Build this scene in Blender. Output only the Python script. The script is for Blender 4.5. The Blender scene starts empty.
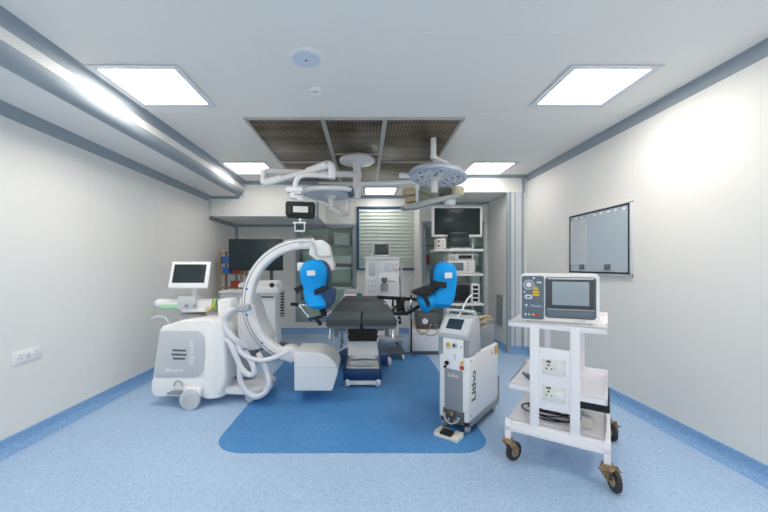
import bpy, bmesh, math, random
from mathutils import Vector as V, Matrix as M4
random.seed(7)
S = bpy.context.scene
COL = S.collection
PI = math.pi
F, CX, CY, H = 352.0, 365.0, 266.0, 1.5        # focal length and vanishing point in px, eye height


def P(px, py, d):
    return V(((px - CX) / F * d, d, H + (CY - py) / F * d))


# ------------------------------------------------------------------ materials
MATS = {}


def mat(name, col, rough=0.5, metal=0.0, bump=0.0, bscale=60, var=0.0, vscale=6, spec=0.5, coat=0.0):
    if name in MATS:
        return MATS[name]
    m = bpy.data.materials.new(name)
    m.use_nodes = True
    nt = m.node_tree
    b = nt.nodes['Principled BSDF']
    b.inputs['Base Color'].default_value = (*col, 1)
    b.inputs['Roughness'].default_value = rough
    b.inputs['Metallic'].default_value = metal
    b.inputs['Specular IOR Level'].default_value = spec
    b.inputs['Coat Weight'].default_value = coat
    tc = nt.nodes.new('ShaderNodeTexCoord')
    if var > 0:
        n = nt.nodes.new('ShaderNodeTexNoise')
        n.inputs['Scale'].default_value = vscale
        n.inputs['Detail'].default_value = 4
        nt.links.new(tc.outputs['Object'], n.inputs['Vector'])
        r = nt.nodes.new('ShaderNodeValToRGB')
        r.color_ramp.elements[0].position = 0.3
        r.color_ramp.elements[1].position = 0.7
        r.color_ramp.elements[0].color = (*[max(0, c * (1 - var)) for c in col], 1)
        r.color_ramp.elements[1].color = (*[min(1, c * (1 + var)) for c in col], 1)
        nt.links.new(n.outputs['Fac'], r.inputs['Fac'])
        nt.links.new(r.outputs['Color'], b.inputs['Base Color'])
    if bump > 0:
        n2 = nt.nodes.new('ShaderNodeTexNoise')
        n2.inputs['Scale'].default_value = bscale
        nt.links.new(tc.outputs['Object'], n2.inputs['Vector'])
        bp = nt.nodes.new('ShaderNodeBump')
        bp.inputs['Strength'].default_value = bump
        bp.inputs['Distance'].default_value = 0.01
        nt.links.new(n2.outputs['Fac'], bp.inputs['Height'])
        nt.links.new(bp.outputs['Normal'], b.inputs['Normal'])
    MATS[name] = m
    return m


def emit(name, col, s):
    m = bpy.data.materials.new(name)
    m.use_nodes = True
    nt = m.node_tree
    nt.nodes.remove(nt.nodes['Principled BSDF'])
    e = nt.nodes.new('ShaderNodeEmission')
    e.inputs['Color'].default_value = (*col, 1)
    e.inputs['Strength'].default_value = s
    nt.links.new(e.outputs[0], nt.nodes['Material Output'].inputs['Surface'])
    return m


def glass(name, tint, refl=0.10):
    m = bpy.data.materials.new(name)
    m.use_nodes = True
    nt = m.node_tree
    nt.nodes.remove(nt.nodes['Principled BSDF'])
    t = nt.nodes.new('ShaderNodeBsdfTransparent')
    t.inputs['Color'].default_value = (*tint, 1)
    g = nt.nodes.new('ShaderNodeBsdfGlossy')
    g.inputs['Roughness'].default_value = 0.04
    lw = nt.nodes.new('ShaderNodeLayerWeight')
    lw.inputs['Blend'].default_value = refl
    mx = nt.nodes.new('ShaderNodeMixShader')
    nt.links.new(lw.outputs['Fresnel'], mx.inputs['Fac'])
    nt.links.new(t.outputs[0], mx.inputs[1])
    nt.links.new(g.outputs[0], mx.inputs[2])
    nt.links.new(mx.outputs[0], nt.nodes['Material Output'].inputs['Surface'])
    return m


def vinyl(name, base, dark, light, rough=0.38):
    """flecked sheet vinyl"""
    m = bpy.data.materials.new(name)
    m.use_nodes = True
    nt = m.node_tree
    b = nt.nodes['Principled BSDF']
    b.inputs['Roughness'].default_value = rough
    b.inputs['Specular IOR Level'].default_value = 0.4
    tc = nt.nodes.new('ShaderNodeTexCoord')
    vo = nt.nodes.new('ShaderNodeTexVoronoi')
    vo.inputs['Scale'].default_value = 125
    nt.links.new(tc.outputs['Object'], vo.inputs['Vector'])
    sep = nt.nodes.new('ShaderNodeSeparateColor')
    nt.links.new(vo.outputs['Color'], sep.inputs[0])
    r = nt.nodes.new('ShaderNodeValToRGB')
    r.color_ramp.interpolation = 'CONSTANT'
    e = r.color_ramp.elements
    e[0].position = 0
    e[0].color = (*dark, 1)
    e[1].position = 0.13
    e[1].color = (*base, 1)
    k = e.new(0.84)
    k.color = (*light, 1)
    nt.links.new(sep.outputs[0], r.inputs['Fac'])
    n = nt.nodes.new('ShaderNodeTexNoise')
    n.inputs['Scale'].default_value = 1.2
    n.inputs['Detail'].default_value = 3
    nt.links.new(tc.outputs['Object'], n.inputs['Vector'])
    mx = nt.nodes.new('ShaderNodeMix')
    mx.data_type = 'RGBA'
    mx.blend_type = 'MULTIPLY'
    mx.inputs['Factor'].default_value = 0.25
    nt.links.new(r.outputs['Color'], mx.inputs[6])
    nt.links.new(n.outputs['Color'], mx.inputs[7])
    r2 = nt.nodes.new('ShaderNodeMapRange')
    r2.inputs['To Min'].default_value = 0.75
    r2.inputs['To Max'].default_value = 1.15
    nt.links.new(n.outputs['Fac'], r2.inputs['Value'])
    nt.links.new(r2.outputs[0], mx.inputs[7])
    nt.links.new(mx.outputs[2], b.inputs['Base Color'])
    return m


def panelled(name, col, rough, axis, period, offset, spec=0.5):
    """painted metal sandwich panels with fine seams every `period` metres along one axis"""
    m = bpy.data.materials.new(name)
    m.use_nodes = True
    nt = m.node_tree
    b = nt.nodes['Principled BSDF']
    b.inputs['Roughness'].default_value = rough
    b.inputs['Specular IOR Level'].default_value = spec
    tc = nt.nodes.new('ShaderNodeTexCoord')
    sx = nt.nodes.new('ShaderNodeSeparateXYZ')
    nt.links.new(tc.outputs['Object'], sx.inputs[0])
    a = nt.nodes.new('ShaderNodeMath')
    a.operation = 'ADD'
    a.inputs[1].default_value = offset + 50 * period
    nt.links.new(sx.outputs[axis], a.inputs[0])
    d = nt.nodes.new('ShaderNodeMath')
    d.operation = 'PINGPONG'
    d.inputs[1].default_value = period / 2
    nt.links.new(a.outputs[0], d.inputs[0])
    c = nt.nodes.new('ShaderNodeMath')
    c.operation = 'LESS_THAN'
    c.inputs[1].default_value = 0.0025
    nt.links.new(d.outputs[0], c.inputs[0])
    mx = nt.nodes.new('ShaderNodeMix')
    mx.data_type = 'RGBA'
    mx.inputs[6].default_value = (*col, 1)
    mx.inputs[7].default_value = (*[q * .92 for q in col], 1)
    nt.links.new(c.outputs[0], mx.inputs['Factor'])
    nt.links.new(mx.outputs[2], b.inputs['Base Color'])
    n2 = nt.nodes.new('ShaderNodeTexNoise')
    n2.inputs['Scale'].default_value = 1.5
    nt.links.new(tc.outputs['Object'], n2.inputs['Vector'])
    bp = nt.nodes.new('ShaderNodeBump')
    bp.inputs['Strength'].default_value = 0.05
    bp.inputs['Distance'].default_value = 0.02
    nt.links.new(n2.outputs['Fac'], bp.inputs['Height'])
    nt.links.new(bp.outputs['Normal'], b.inputs['Normal'])
    return m


def perforated(name):
    """brown steel sheet punched with rows of small holes, reflections painted in"""
    m = bpy.data.materials.new(name)
    m.use_nodes = True
    nt = m.node_tree
    b = nt.nodes['Principled BSDF']
    tc = nt.nodes.new('ShaderNodeTexCoord')
    mp = nt.nodes.new('ShaderNodeMapping')
    mp.inputs['Scale'].default_value = (26, 26, 26)
    nt.links.new(tc.outputs['Object'], mp.inputs['Vector'])
    fr = nt.nodes.new('ShaderNodeVectorMath')
    fr.operation = 'FRACTION'
    nt.links.new(mp.outputs[0], fr.inputs[0])
    sb = nt.nodes.new('ShaderNodeVectorMath')
    sb.operation = 'SUBTRACT'
    sb.inputs[1].default_value = (.5, .5, .5)
    nt.links.new(fr.outputs[0], sb.inputs[0])
    sx = nt.nodes.new('ShaderNodeSeparateXYZ')
    nt.links.new(sb.outputs[0], sx.inputs[0])
    cb = nt.nodes.new('ShaderNodeCombineXYZ')
    nt.links.new(sx.outputs[0], cb.inputs[0])
    nt.links.new(sx.outputs[1], cb.inputs[1])
    ln = nt.nodes.new('ShaderNodeVectorMath')
    ln.operation = 'LENGTH'
    nt.links.new(cb.outputs[0], ln.inputs[0])
    lt = nt.nodes.new('ShaderNodeMath')
    lt.operation = 'LESS_THAN'
    lt.inputs[1].default_value = 0.30
    nt.links.new(ln.outputs['Value'], lt.inputs[0])
    n = nt.nodes.new('ShaderNodeTexNoise')
    n.inputs['Scale'].default_value = 2.2
    n.inputs['Detail'].default_value = 5
    mp2 = nt.nodes.new('ShaderNodeMapping')
    mp2.inputs['Scale'].default_value = (.6, 3.0, 1)
    nt.links.new(tc.outputs['Object'], mp2.inputs['Vector'])
    nt.links.new(mp2.outputs[0], n.inputs['Vector'])
    r = nt.nodes.new('ShaderNodeValToRGB')  # brown noise paints streaky reflections into the steel colour
    r.color_ramp.elements[0].position = .3
    r.color_ramp.elements[0].color = (.08, .055, .032, 1)
    r.color_ramp.elements[1].position = .72
    r.color_ramp.elements[1].color = (.36, .28, .20, 1)
    nt.links.new(n.outputs['Fac'], r.inputs['Fac'])
    mx = nt.nodes.new('ShaderNodeMix')
    mx.data_type = 'RGBA'
    nt.links.new(lt.outputs[0], mx.inputs['Factor'])
    nt.links.new(r.outputs['Color'], mx.inputs[6])
    mx.inputs[7].default_value = (.045, .033, .024, 1)
    nt.links.new(mx.outputs[2], b.inputs['Base Color'])
    b.inputs['Metallic'].default_value = .6
    b.inputs['Roughness'].default_value = .32
    return m


WALLM = panelled('wall_panel', (.86, .845, .81), .6, 1, 1.18, -3.66, .3)
WALLX = panelled('wall_panel_rear', (.84, .83, .79), .6, 0, 1.18, .3)
CEILM = panelled('ceiling_panel', (.96, .915, .85), .6, 1, 60, 5)
TRIM = mat('aluminium_trim', (.34, .39, .43), .5, 0, spec=.35)
TRIML = mat('pale_aluminium', (.72, .74, .75), .35, .2)
FLOORM = vinyl('pale_blue_vinyl', (.43, .59, .80), (.33, .48, .70), (.53, .68, .86), .5)
PADM = vinyl('deep_blue_vinyl', (.080, .285, .62), (.055, .225, .53), (.11, .34, .68), .48)
COVEM = vinyl('mid_blue_vinyl', (.24, .43, .71), (.17, .34, .60), (.31, .51, .77), .5)
WHITE = mat('white_enamel', (.92, .91, .90), .32, coat=.2)
WPLAST = mat('white_plastic', (.88, .87, .87), .42)
OFFW = mat('ivory_plastic', (.80, .78, .72), .45)
CART = mat('white_powder_coat', (.92, .89, .91), .38)
LGREY = mat('light_grey_plastic', (.62, .64, .67), .42)
PGREY = mat('pale_grey_panel', (.60, .62, .645), .4)
MGREY = mat('mid_grey_plastic', (.30, .32, .345), .45)
DGREY = mat('dark_grey_plastic', (.11, .12, .13), .45)
BLACK = mat('black_plastic', (.016, .018, .02), .45, spec=.3)
RUBBER = mat('black_rubber', (.035, .035, .037), .7)
SCREEN = mat('dark_screen', (.028, .042, .045), .22, spec=.25)
SCREENG = mat('grey_screen', (.36, .42, .44), .15)
STEEL = mat('stainless_steel', (.62, .63, .64), .25, 1.0)
CHROME = mat('chrome', (.75, .76, .77), .12, 1.0)
NAVY = mat('navy_plastic', (.012, .05, .16), .4)
NAVYF = mat('navy_frame', (.03, .10, .20), .4)
SLATE = mat('slate_panel', (.14, .18, .215), .4)
MATTR = mat('dark_table_pad', (.045, .055, .061), .55, spec=.35)
BLUE = mat('bright_blue_foam', (.001, .34, .84), .5, bump=.03, bscale=40, spec=.25)
STRAP = mat('black_webbing', (.02, .022, .026), .8, bump=.3, bscale=300)
NAVYC = mat('dark_blue_shell', (.02, .055, .14), .5)
YELLOW = mat('yellow_label', (.85, .55, .03), .5)
ORANGE = mat('orange_label', (.80, .42, .03), .5)
RED = mat('red_plastic', (.55, .06, .04), .4)
GREEN = mat('green_plastic', (.10, .42, .20), .4)
LGREEN = mat('pale_green', (.45, .78, .50), .4)
BLUEP = mat('blue_plastic', (.02, .18, .62), .4)
BRASS = mat('brass', (.65, .45, .16), .3, 1.0)
RUST = mat('rusty_steel', (.36, .25, .15), .75, .3, bump=.4, bscale=120, var=.5, vscale=40)
HUBM = mat('tan_hub', (.42, .36, .28), .6, var=.2, vscale=40)
TAN = mat('tan_cloth', (.62, .50, .33), .85, bump=.4, bscale=25, var=.1)
BEIGE = mat('cream_cloth', (.78, .70, .48), .85, bump=.4, bscale=25, var=.1)
SAGE = mat('sage_plastic', (.38, .42, .36), .5, var=.15)
FIBRE = mat('tan_fibre', (.45, .36, .22), .5)
WOOD = mat('brown_timber', (.34, .23, .13), .6, var=.3, vscale=20)
BLIND = mat('pale_blind_slat', (.86, .89, .85), .3)
SAGEG = mat('green_tinted_panel', (.50, .58, .53), .4)
CUPB = mat('cupboard_lining', (.80, .85, .81), .5)
GREENC = mat('green_cloth', (.02, .22, .17), .85, bump=.4, bscale=30)
HOSE = mat('white_hose', (.80, .79, .82), .4)
LBLUE = mat('pale_blue_white', (.72, .78, .86), .35)
FROST = mat('backlit_opal_sheet', (.52, .60, .66), .22)
PERF = perforated('perforated_steel')
GLOW = emit('lamp_diffuser', (1, .945, .87), 17)
GLOWF = emit('lamp_diffuser_far', (1, .955, .90), 8.5)
GLOWB = emit('lamp_diffuser_back', (1, .96, .92), 6)
WGLASS = glass('window_glass', (.97, .99, .98), .10)
CGLASS = glass('cupboard_glass', (.93, .97, .95), .12)

# ------------------------------------------------------------------ mesh builder


def ident():
    return M4.Identity(4)


class MB:
    def __init__(s):
        s.bm = bmesh.new()

    def merge(s, b, mi=0, T=None):
        if T is not None:
            bmesh.ops.transform(b, matrix=T, verts=b.verts)
        for f in b.faces:
            f.material_index = mi
        me = bpy.data.meshes.new('tmp')
        b.to_mesh(me)
        b.free()
        s.bm.from_mesh(me)
        bpy.data.meshes.remove(me)
        return s

    def box(s, c, d, bev=0.0, seg=2, R=None, mi=0):
        b = bmesh.new()
        bmesh.ops.create_cube(b, size=1, matrix=M4.Diagonal((d[0], d[1], d[2], 1)))
        if bev > 0:
            bmesh.ops.bevel(b, geom=list(b.edges), offset=min(bev, min(d) * .49), segments=seg, affect='EDGES', profile=.5)
        T = M4.Translation(V(c)) @ (R.to_4x4() if R is not None else ident())
        return s.merge(b, mi, T)

    def bx(s, x0, x1, y0, y1, z0, z1, bev=0.0, seg=2, mi=0):
        return s.box(((x0 + x1) / 2, (y0 + y1) / 2, (z0 + z1) / 2), (abs(x1 - x0), abs(y1 - y0), abs(z1 - z0)), bev, seg, None, mi)

    def cyl(s, p0, p1, r, r1=None, seg=24, mi=0, bev=0.0):
        p0, p1 = V(p0), V(p1)
        d = p1 - p0
        b = bmesh.new()
        bmesh.ops.create_cone(b, cap_ends=True, segments=seg, radius1=r, radius2=r if r1 is None else r1, depth=d.length)
        if bev > 0:
            es = [e for e in b.edges if len(e.link_faces) == 2 and any(len(f.verts) > 4 for f in e.link_faces)]
            bmesh.ops.bevel(b, geom=es, offset=bev, segments=2, affect='EDGES', profile=.5)
        q = d.to_track_quat('Z', 'Y').to_matrix().to_4x4()
        return s.merge(b, mi, M4.Translation((p0 + p1) / 2) @ q)

    def lathe(s, prof, c, axis=(0, 0, 1), seg=32, mi=0):
        b = bmesh.new()
        rings = []
        for r, z in prof:
            if r < 1e-5:
                rings.append([b.verts.new((0, 0, z))])
            else:
                rings.append([b.verts.new((r * math.cos(2 * PI * k / seg), r * math.sin(2 * PI * k / seg), z)) for k in range(seg)])
        for a, q in zip(rings, rings[1:]):
            for k in range(seg):
                n = (k + 1) % seg
                if len(a) == 1 and len(q) == 1:
                    continue
                if len(a) == 1:
                    b.faces.new((a[0], q[k], q[n]))
                elif len(q) == 1:
                    b.faces.new((a[k], a[n], q[0]))
                else:
                    b.faces.new((a[k], a[n], q[n], q[k]))
        bmesh.ops.recalc_face_normals(b, faces=b.faces)
        q = V(axis).to_track_quat('Z', 'Y').to_matrix().to_4x4()
        return s.merge(b, mi, M4.Translation(V(c)) @ q)

    def rings(s, rs, mi=0, caps=True):
        b = bmesh.new()
        vs = [[b.verts.new(p) for p in r] for r in rs]
        n = len(vs[0])
        for a, q in zip(vs, vs[1:]):
            for k in range(n):
                m = (k + 1) % n
                b.faces.new((a[k], a[m], q[m], q[k]))
        if caps:
            b.faces.new(vs[0])
            b.faces.new(vs[-1])
        bmesh.ops.recalc_face_normals(b, faces=b.faces)
        return s.merge(b, mi)

    def tube(s, pts, r, seg=10, sub=6, mi=0):
        pts = [V(p) for p in pts]
        path = spline(pts, sub) if sub > 1 and len(pts) > 2 else pts
        rs = []
        N = None
        for i, p in enumerate(path):
            t = (path[min(i + 1, len(path) - 1)] - path[max(i - 1, 0)]).normalized()
            if N is None:
                N = t.orthogonal().normalized()
            else:
                N = (N - t * N.dot(t)).normalized()
            B = t.cross(N)
            rs.append([p + (N * math.cos(2 * PI * k / seg) + B * math.sin(2 * PI * k / seg)) * r for k in range(seg)])
        return s.rings(rs, mi)

    def sweep(s, path, sec, ref, mi=0):
        ref = V(ref)
        rs = []
        for i, p in enumerate(path):
            t = (path[min(i + 1, len(path) - 1)] - path[max(i - 1, 0)]).normalized()
            B = t.cross(ref).normalized()
            rs.append([p + B * a + ref * c for a, c in sec])
        return s.rings(rs, mi)

    def prism(s, pts, ext, bev=0.0, seg=2, mi=0):
        b = bmesh.new()
        ext = V(ext)
        a = [b.verts.new(V(p)) for p in pts]
        f = b.faces.new(a)
        r = bmesh.ops.extrude_face_region(b, geom=[f])
        bmesh.ops.translate(b, vec=ext, verts=[v for v in r['geom'] if isinstance(v, bmesh.types.BMVert)])
        bmesh.ops.recalc_face_normals(b, faces=b.faces)
        if bev > 0:
            es = [e for e in b.edges if e.calc_face_angle(0) > .45]
            bmesh.ops.bevel(b, geom=es, offset=bev, segments=seg, affect='EDGES', profile=.5, clamp_overlap=True)
        return s.merge(b, mi)

    def build(s, name, m, parent=None, world=True, smooth=35):
        me = bpy.data.meshes.new(name)
        if parent is not None and world:
            bmesh.ops.transform(s.bm, matrix=XF[parent.name].inverted(), verts=s.bm.verts)
        s.bm.to_mesh(me)
        s.bm.free()
        for q in (m if isinstance(m, (list, tuple)) else [m]):
            me.materials.append(q)
        for p in me.polygons:
            p.use_smooth = True
        me.set_sharp_from_angle(angle=math.radians(smooth))
        o = bpy.data.objects.new(name, me)
        COL.objects.link(o)
        if parent is not None:
            o.parent = parent
            XF[o.name] = XF[parent.name]
        else:
            XF[o.name] = ident()
        return o


XF = {}


def spline(pts, n):
    out = []
    for i in range(len(pts) - 1):
        p0, p1, p2, p3 = pts[max(i - 1, 0)], pts[i], pts[i + 1], pts[min(i + 2, len(pts) - 1)]
        for k in range(n):
            t = k / n
            out.append(.5 * ((2 * p1) + (p2 - p0) * t + (2 * p0 - 5 * p1 + 4 * p2 - p3) * t * t + (3 * p1 - p0 - 3 * p2 + p3) * t ** 3))
    out.append(pts[-1])
    return out


def rrect(w, h, r, n=5, cx=0, cy=0):
    """rounded rectangle outline, centred"""
    o = []
    for sx, sy, a0 in ((1, 1, 0), (-1, 1, 90), (-1, -1, 180), (1, -1, 270)):
        for k in range(n + 1):
            a = math.radians(a0 + 90 * k / n)
            o.append((cx + sx * (w / 2 - r) + r * math.cos(a), cy + sy * (h / 2 - r) + r * math.sin(a)))
    return o


def rpoly(pts, r, n=4):
    """round the corners of a 2D polygon (r scalar or list)"""
    out = []
    N = len(pts)
    for i in range(N):
        p, a, b = V(pts[i]), V(pts[i - 1]), V(pts[(i + 1) % N])
        rr = r[i] if isinstance(r, (list, tuple)) else r
        if rr <= 0:
            out.append(tuple(p))
            continue
        u, w = (a - p), (b - p)
        rr = min(rr, u.length * .45, w.length * .45)
        q0, q1 = p + u.normalized() * rr, p + w.normalized() * rr
        for k in range(n + 1):
            t = k / n
            out.append(tuple((1 - t) ** 2 * q0 + 2 * t * (1 - t) * p + t * t * q1))
    return out


def thing(name, label, cat, loc=(0, 0, 0), rz=0.0, group=None):
    o = bpy.data.objects.new(name, None)
    o.empty_display_size = .1
    COL.objects.link(o)
    o.location = loc
    o.rotation_euler = (0, 0, rz)
    XF[o.name] = M4.Translation(V(loc)) @ M4.Rotation(rz, 4, 'Z')
    return tag(o, label, cat, group)


def tag(o, label, cat, group=None):
    o['label'] = label
    o['category'] = cat
    if group:
        o['group'] = group
    return o


def struct(o, label=None):
    o['kind'] = 'structure'
    if label:
        o['label'] = label
    return o


def lab(o, t):
    o['label'] = t
    return o


def text(name, body, size, m, parent, loc, R, ext=.0006, world=False, align='CENTER', sx=1.0, bold=0.0):
    cu = bpy.data.curves.new('txt', 'FONT')
    cu.body = body
    cu.size = size
    cu.extrude = ext
    cu.offset = bold
    cu.align_x = align
    cu.align_y = 'CENTER'
    ob = bpy.data.objects.new('txt', cu)
    COL.objects.link(ob)
    bpy.context.view_layer.update()
    me = bpy.data.meshes.new_from_object(ob.evaluated_get(bpy.context.evaluated_depsgraph_get()))
    bpy.data.objects.remove(ob)
    T = M4.Translation(V(loc)) @ R.to_4x4() @ M4.Diagonal((sx, 1, 1, 1))
    if world:
        T = XF[parent.name].inverted() @ T
    me.transform(T)
    me.name = name
    me.materials.clear()
    me.materials.append(m)
    o = bpy.data.objects.new(name, me)
    COL.objects.link(o)
    o.parent = parent
    XF[o.name] = XF[parent.name]
    return o


FACE = M4.Rotation(PI / 2, 3, 'X')                      # text lying in XZ, read from -Y
ROTY = lambda a: M4.Rotation(a, 3, 'Y')
ROTX = lambda a: M4.Rotation(a, 3, 'X')
ROTZ = lambda a: M4.Rotation(a, 3, 'Z')

# ------------------------------------------------------------------ room
XL, XR, ZC, YB, YF = -2.88, 2.786, 3.06, 7.85, -3.4
b = MB(); b.bx(XL - .1, XR + .1, YF, YB + .6, -.1, 0)
struct(b.build('floor', FLOORM))
b = MB()
b.prism([(x, y, .0005) for x, y in rrect(2.318, 3.3, .28, 8, -.109, 2.82 + 1.65)], (0, 0, .003))
struct(b.build('floor_inlay', PADM), 'deep blue vinyl area inlaid in the floor under the operating table')
b = MB(); b.bx(XL - .1, XR + .1, YF, YB + .6, ZC, ZC + .1)
struct(b.build('ceiling', CEILM))
b = MB(); b.bx(XL - .1, XL, YF, YB + .1, 0, ZC)
struct(b.build('wall_left', WALLM))
b = MB(); b.bx(XR, XR + .1, YF, YB + .1, 0, ZC)
struct(b.build('wall_right', WALLM))
b = MB(); b.bx(XL - .1, XR + .1, YF - .1, YF, 0, ZC)
struct(b.build('wall_front', WALLX))
# rear wall with a recess for the left glazed cupboard
CL0, CL1, CLZ0, CLZ1 = -1.49, -.245, .307, 2.39
b = MB()
b.bx(XL - .1, CL0, YB, YB + .1, 0, ZC)
b.bx(CL1, XR + .1, YB, YB + .1, 0, ZC)
b.bx(CL0, CL1, YB, YB + .1, 0, CLZ0)
b.bx(CL0, CL1, YB, YB + .1, CLZ1, ZC)
struct(b.build('wall_back', WALLX))
# right rear wall block, with the recess for the right cupboard
YR, CR0, CR1, CRZ0, CRZ1 = 7.05, 1.19, 2.39, .3, 2.34
b = MB()
b.bx(1.09, CR0, YR, YB, 0, ZC)
b.bx(CR1, XR, YR, YB, 0, ZC)
b.bx(CR0, CR1, YR, YB, 0, CRZ0)
b.bx(CR0, CR1, YR, YB, CRZ1, ZC)
b.bx(CR0, CR1, YB - .3, YB, CRZ0, CRZ1)
struct(b.build('wall_rear_right', WALLX))
b = MB()
b.bx(2.47, XR, 6.06, YR, 0, 2.77)
struct(b.build('wall_chase', WALLX))
# soffits and the long bulkhead
b = MB(); b.bx(XL, -.87, 6.5, YB, 2.42, ZC)
struct(b.build('soffit_left', WALLX))
b = MB(); b.bx(1.57, XR, 6.05, YB, 2.77, ZC)
struct(b.build('soffit_right', WALLX))
b = MB()
b.prism([(XL, YF, ZC), (-2.24, YF, ZC), (-2.24, YF, 2.89), (-2.34, YF, 2.787), (XL, YF, 2.787)], (0, 6.5 - YF, 0))
struct(b.build('bulkhead_left', WALLM))

NT = [0]


def trim(mb, m=TRIM):
    NT[0] += 1
    return struct(mb.build('trim_%d' % NT[0], m))


def cove(p, a, c, ext, n=5, conv=False, m=TRIM):
    """concave (or rounded) corner moulding: corner p, leg vectors a and c, swept along ext"""
    p, a, c = V(p), V(a), V(c)
    pts = [p] if not conv else [p]
    for k in range(n + 1):
        t = PI / 2 * k / n
        if conv:
            pts.append(p + a * math.cos(t) + c * math.sin(t))
        else:
            pts.append(p + a * (1 - math.sin(t)) + c * (1 - math.cos(t)))
    b = MB()
    b.prism(pts, ext)
    return trim(b, m)


L = 6.5 - YF
cove((-2.24, YF, ZC), (.06, 0, 0), (0, 0, -.085), (0, L, 0))
cove((-2.34, YF, 2.89), (.105, 0, 0), (0, 0, -.105), (0, L, 0), conv=True)
cove((XL, YF, 2.787), (.06, 0, 0), (0, 0, -.095), (0, L, 0))
cove((XR, YF, ZC), (-.035, 0, 0), (0, 0, -.11), (0, 6.05 - YF, 0))
cove((-2.24, 6.5, ZC), (0, -.05, 0), (0, 0, -.06), (1.37, 0, 0))
cove((1.57, 6.05, ZC), (0, -.05, 0), (0, 0, -.05), (XR - 1.57, 0, 0))
cove((XL, 6.5, 2.787), (0, -.04, 0), (0, 0, -.05), (.56, 0, 0))
cove((XL, YB, 2.42), (0, -.06, 0), (0, 0, -.05), (2.01, 0, 0))
cove((XL, 6.5, 2.42), (.04, 0, 0), (0, 0, -.07), (0, 1.35, 0))
cove((-.87, YB, ZC), (0, -.05, 0), (0, 0, -.06), (2.0, 0, 0))
cove((1.09, YR, 2.77), (0, -.05, 0), (0, 0, -.04), (1.41, 0, 0))
cove((XL, YB, 0), (.05, 0, 0), (0, -.05, 0), (0, 0, 2.4))
b = MB(); b.bx(XL, XL + .05, 6.485, 6.5, 2.43, 2.75, .006); trim(b, TRIML)
b = MB(); b.bx(-2.27, -2.2, 6.48, 6.5, 2.76, 3.02, .006); trim(b, TRIML)
b = MB(); b.bx(-.9, -.86, 6.48, 6.56, 2.41, 3.04, .01); trim(b)
b = MB(); b.bx(XR - .09, XR - .04, 6.035, 6.05, 2.76, 3.02, .006); trim(b)
b = MB(); b.cyl((2.48, 6.07, 0), (2.48, 6.07, 2.77), .04, seg=20); trim(b, TRIM)
b = MB(); b.bx(2.50, 2.74, 6.045, 6.06, 0, 2.77); trim(b, TRIML)
b = MB(); b.bx(2.69, 2.72, 6.03, 6.06, 0, 2.77, .006); trim(b, TRIM)
b = MB(); b.bx(2.57, 2.585, 6.036, 6.06, 0, 2.77, .006); trim(b, TRIM)
b = MB(); b.cyl((2.42, 7.05, 0), (2.42, 7.05, 2.74), .045, seg=18); trim(b, TRIML)
b = MB(); b.cyl((2.5, 7.04, 0), (2.5, 7.04, 2.74), .03, seg=18); trim(b, TRIM)
# sealed ceiling joints
for x0, x1, y0, y1 in ((-2.18, XR, 2.357, 2.364), (-2.18, XR, 3.60, 3.608), (-.167, -.16, YF, 3.68)):
    b = MB(); b.bx(x0, x1, y0, y1, ZC - .0015, ZC + .001); trim(b, mat('ceiling_sealant', (.97, .95, .90), .5))
# coved skirtings


def skirting(name, p, n, ext):
    p, n = V(p), V(n)
    pts = [p, p + V((0, 0, .12)), p + n * .012 + V((0, 0, .118)), p + n * .012 + V((0, 0, .07))]
    for k in range(1, 7):
        t = PI / 2 * k / 6
        pts.append(p + n * (.012 + .07 * (1 - math.cos(t))) + V((0, 0, .07 * (1 - math.sin(t)) + .001)))
    b = MB(); b.prism(pts, ext)
    return struct(b.build(name, COVEM))


skirting('baseboard_left', (XL, YF, 0), (1, 0, 0), (0, YB - YF, 0))
skirting('baseboard_right', (XR, YF, 0), (-1, 0, 0), (0, 6.05 - YF, 0))
skirting('baseboard_back', (XL, YB, 0), (0, -1, 0), (1.09 - XL, 0, 0))
skirting('baseboard_rear_right', (1.09, YR, 0), (0, -1, 0), (1.41, 0, 0))
skirting('baseboard_chase_side', (2.47, 6.06, 0), (-1, 0, 0), (0, .99, 0))
skirting('baseboard_chase_front', (2.47, 6.05, 0), (0, -1, 0), (.316, 0, 0))

# ------------------------------------------------------------------ ceiling fittings
LIGHTS = [(-2.11, 2.78, 'square ceiling light nearest the camera on the left, beside the bulkhead'),
          (1.66, 2.78, 'square ceiling light nearest the camera on the right'),
          (-2.13, 5.32, 'square ceiling light at the far left, above the white boom arm'),
          (1.66, 5.32, 'square ceiling light at the far right, beside the large surgical lamp'),
          (0.02, 7.02, 'square ceiling light at the back, above the blinded window'),
          (-2.11, .25, None), (1.66, .25, None), (-2.11, -2.3, None), (1.66, -2.3, None)]  # last four are added unseen behind the camera to brighten the room
for x, y, l in LIGHTS:
    w = .6
    t = thing('ceiling_light', l or 'added unseen ceiling light behind the camera, brightening the room', 'ceiling light',
              (x + w / 2, y + w / 2, ZC), group='square ceiling lights')
    o, q = w / 2 + .06, w / 2
    b = MB()
    z0, z1 = -.014, 0
    for a in range(4):
        R = M4.Rotation(a * PI / 2, 4, 'Z')
        b.prism([R @ V((-o, -o, z0)), R @ V((o, -o, z0)), R @ V((q, -q, z0 + .006)), R @ V((-q, -q, z0 + .006))], (0, 0, .008))
    b.build('frame', mat('light_frame', (.78, .80, .83), .4), t, False)
    b = MB(); b.bx(-q, q, -q, q, -.007, -.003)
    b.build('diffuser', GLOWB if y > 7 else GLOWF if y > 5 else GLOW, t, False)

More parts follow.
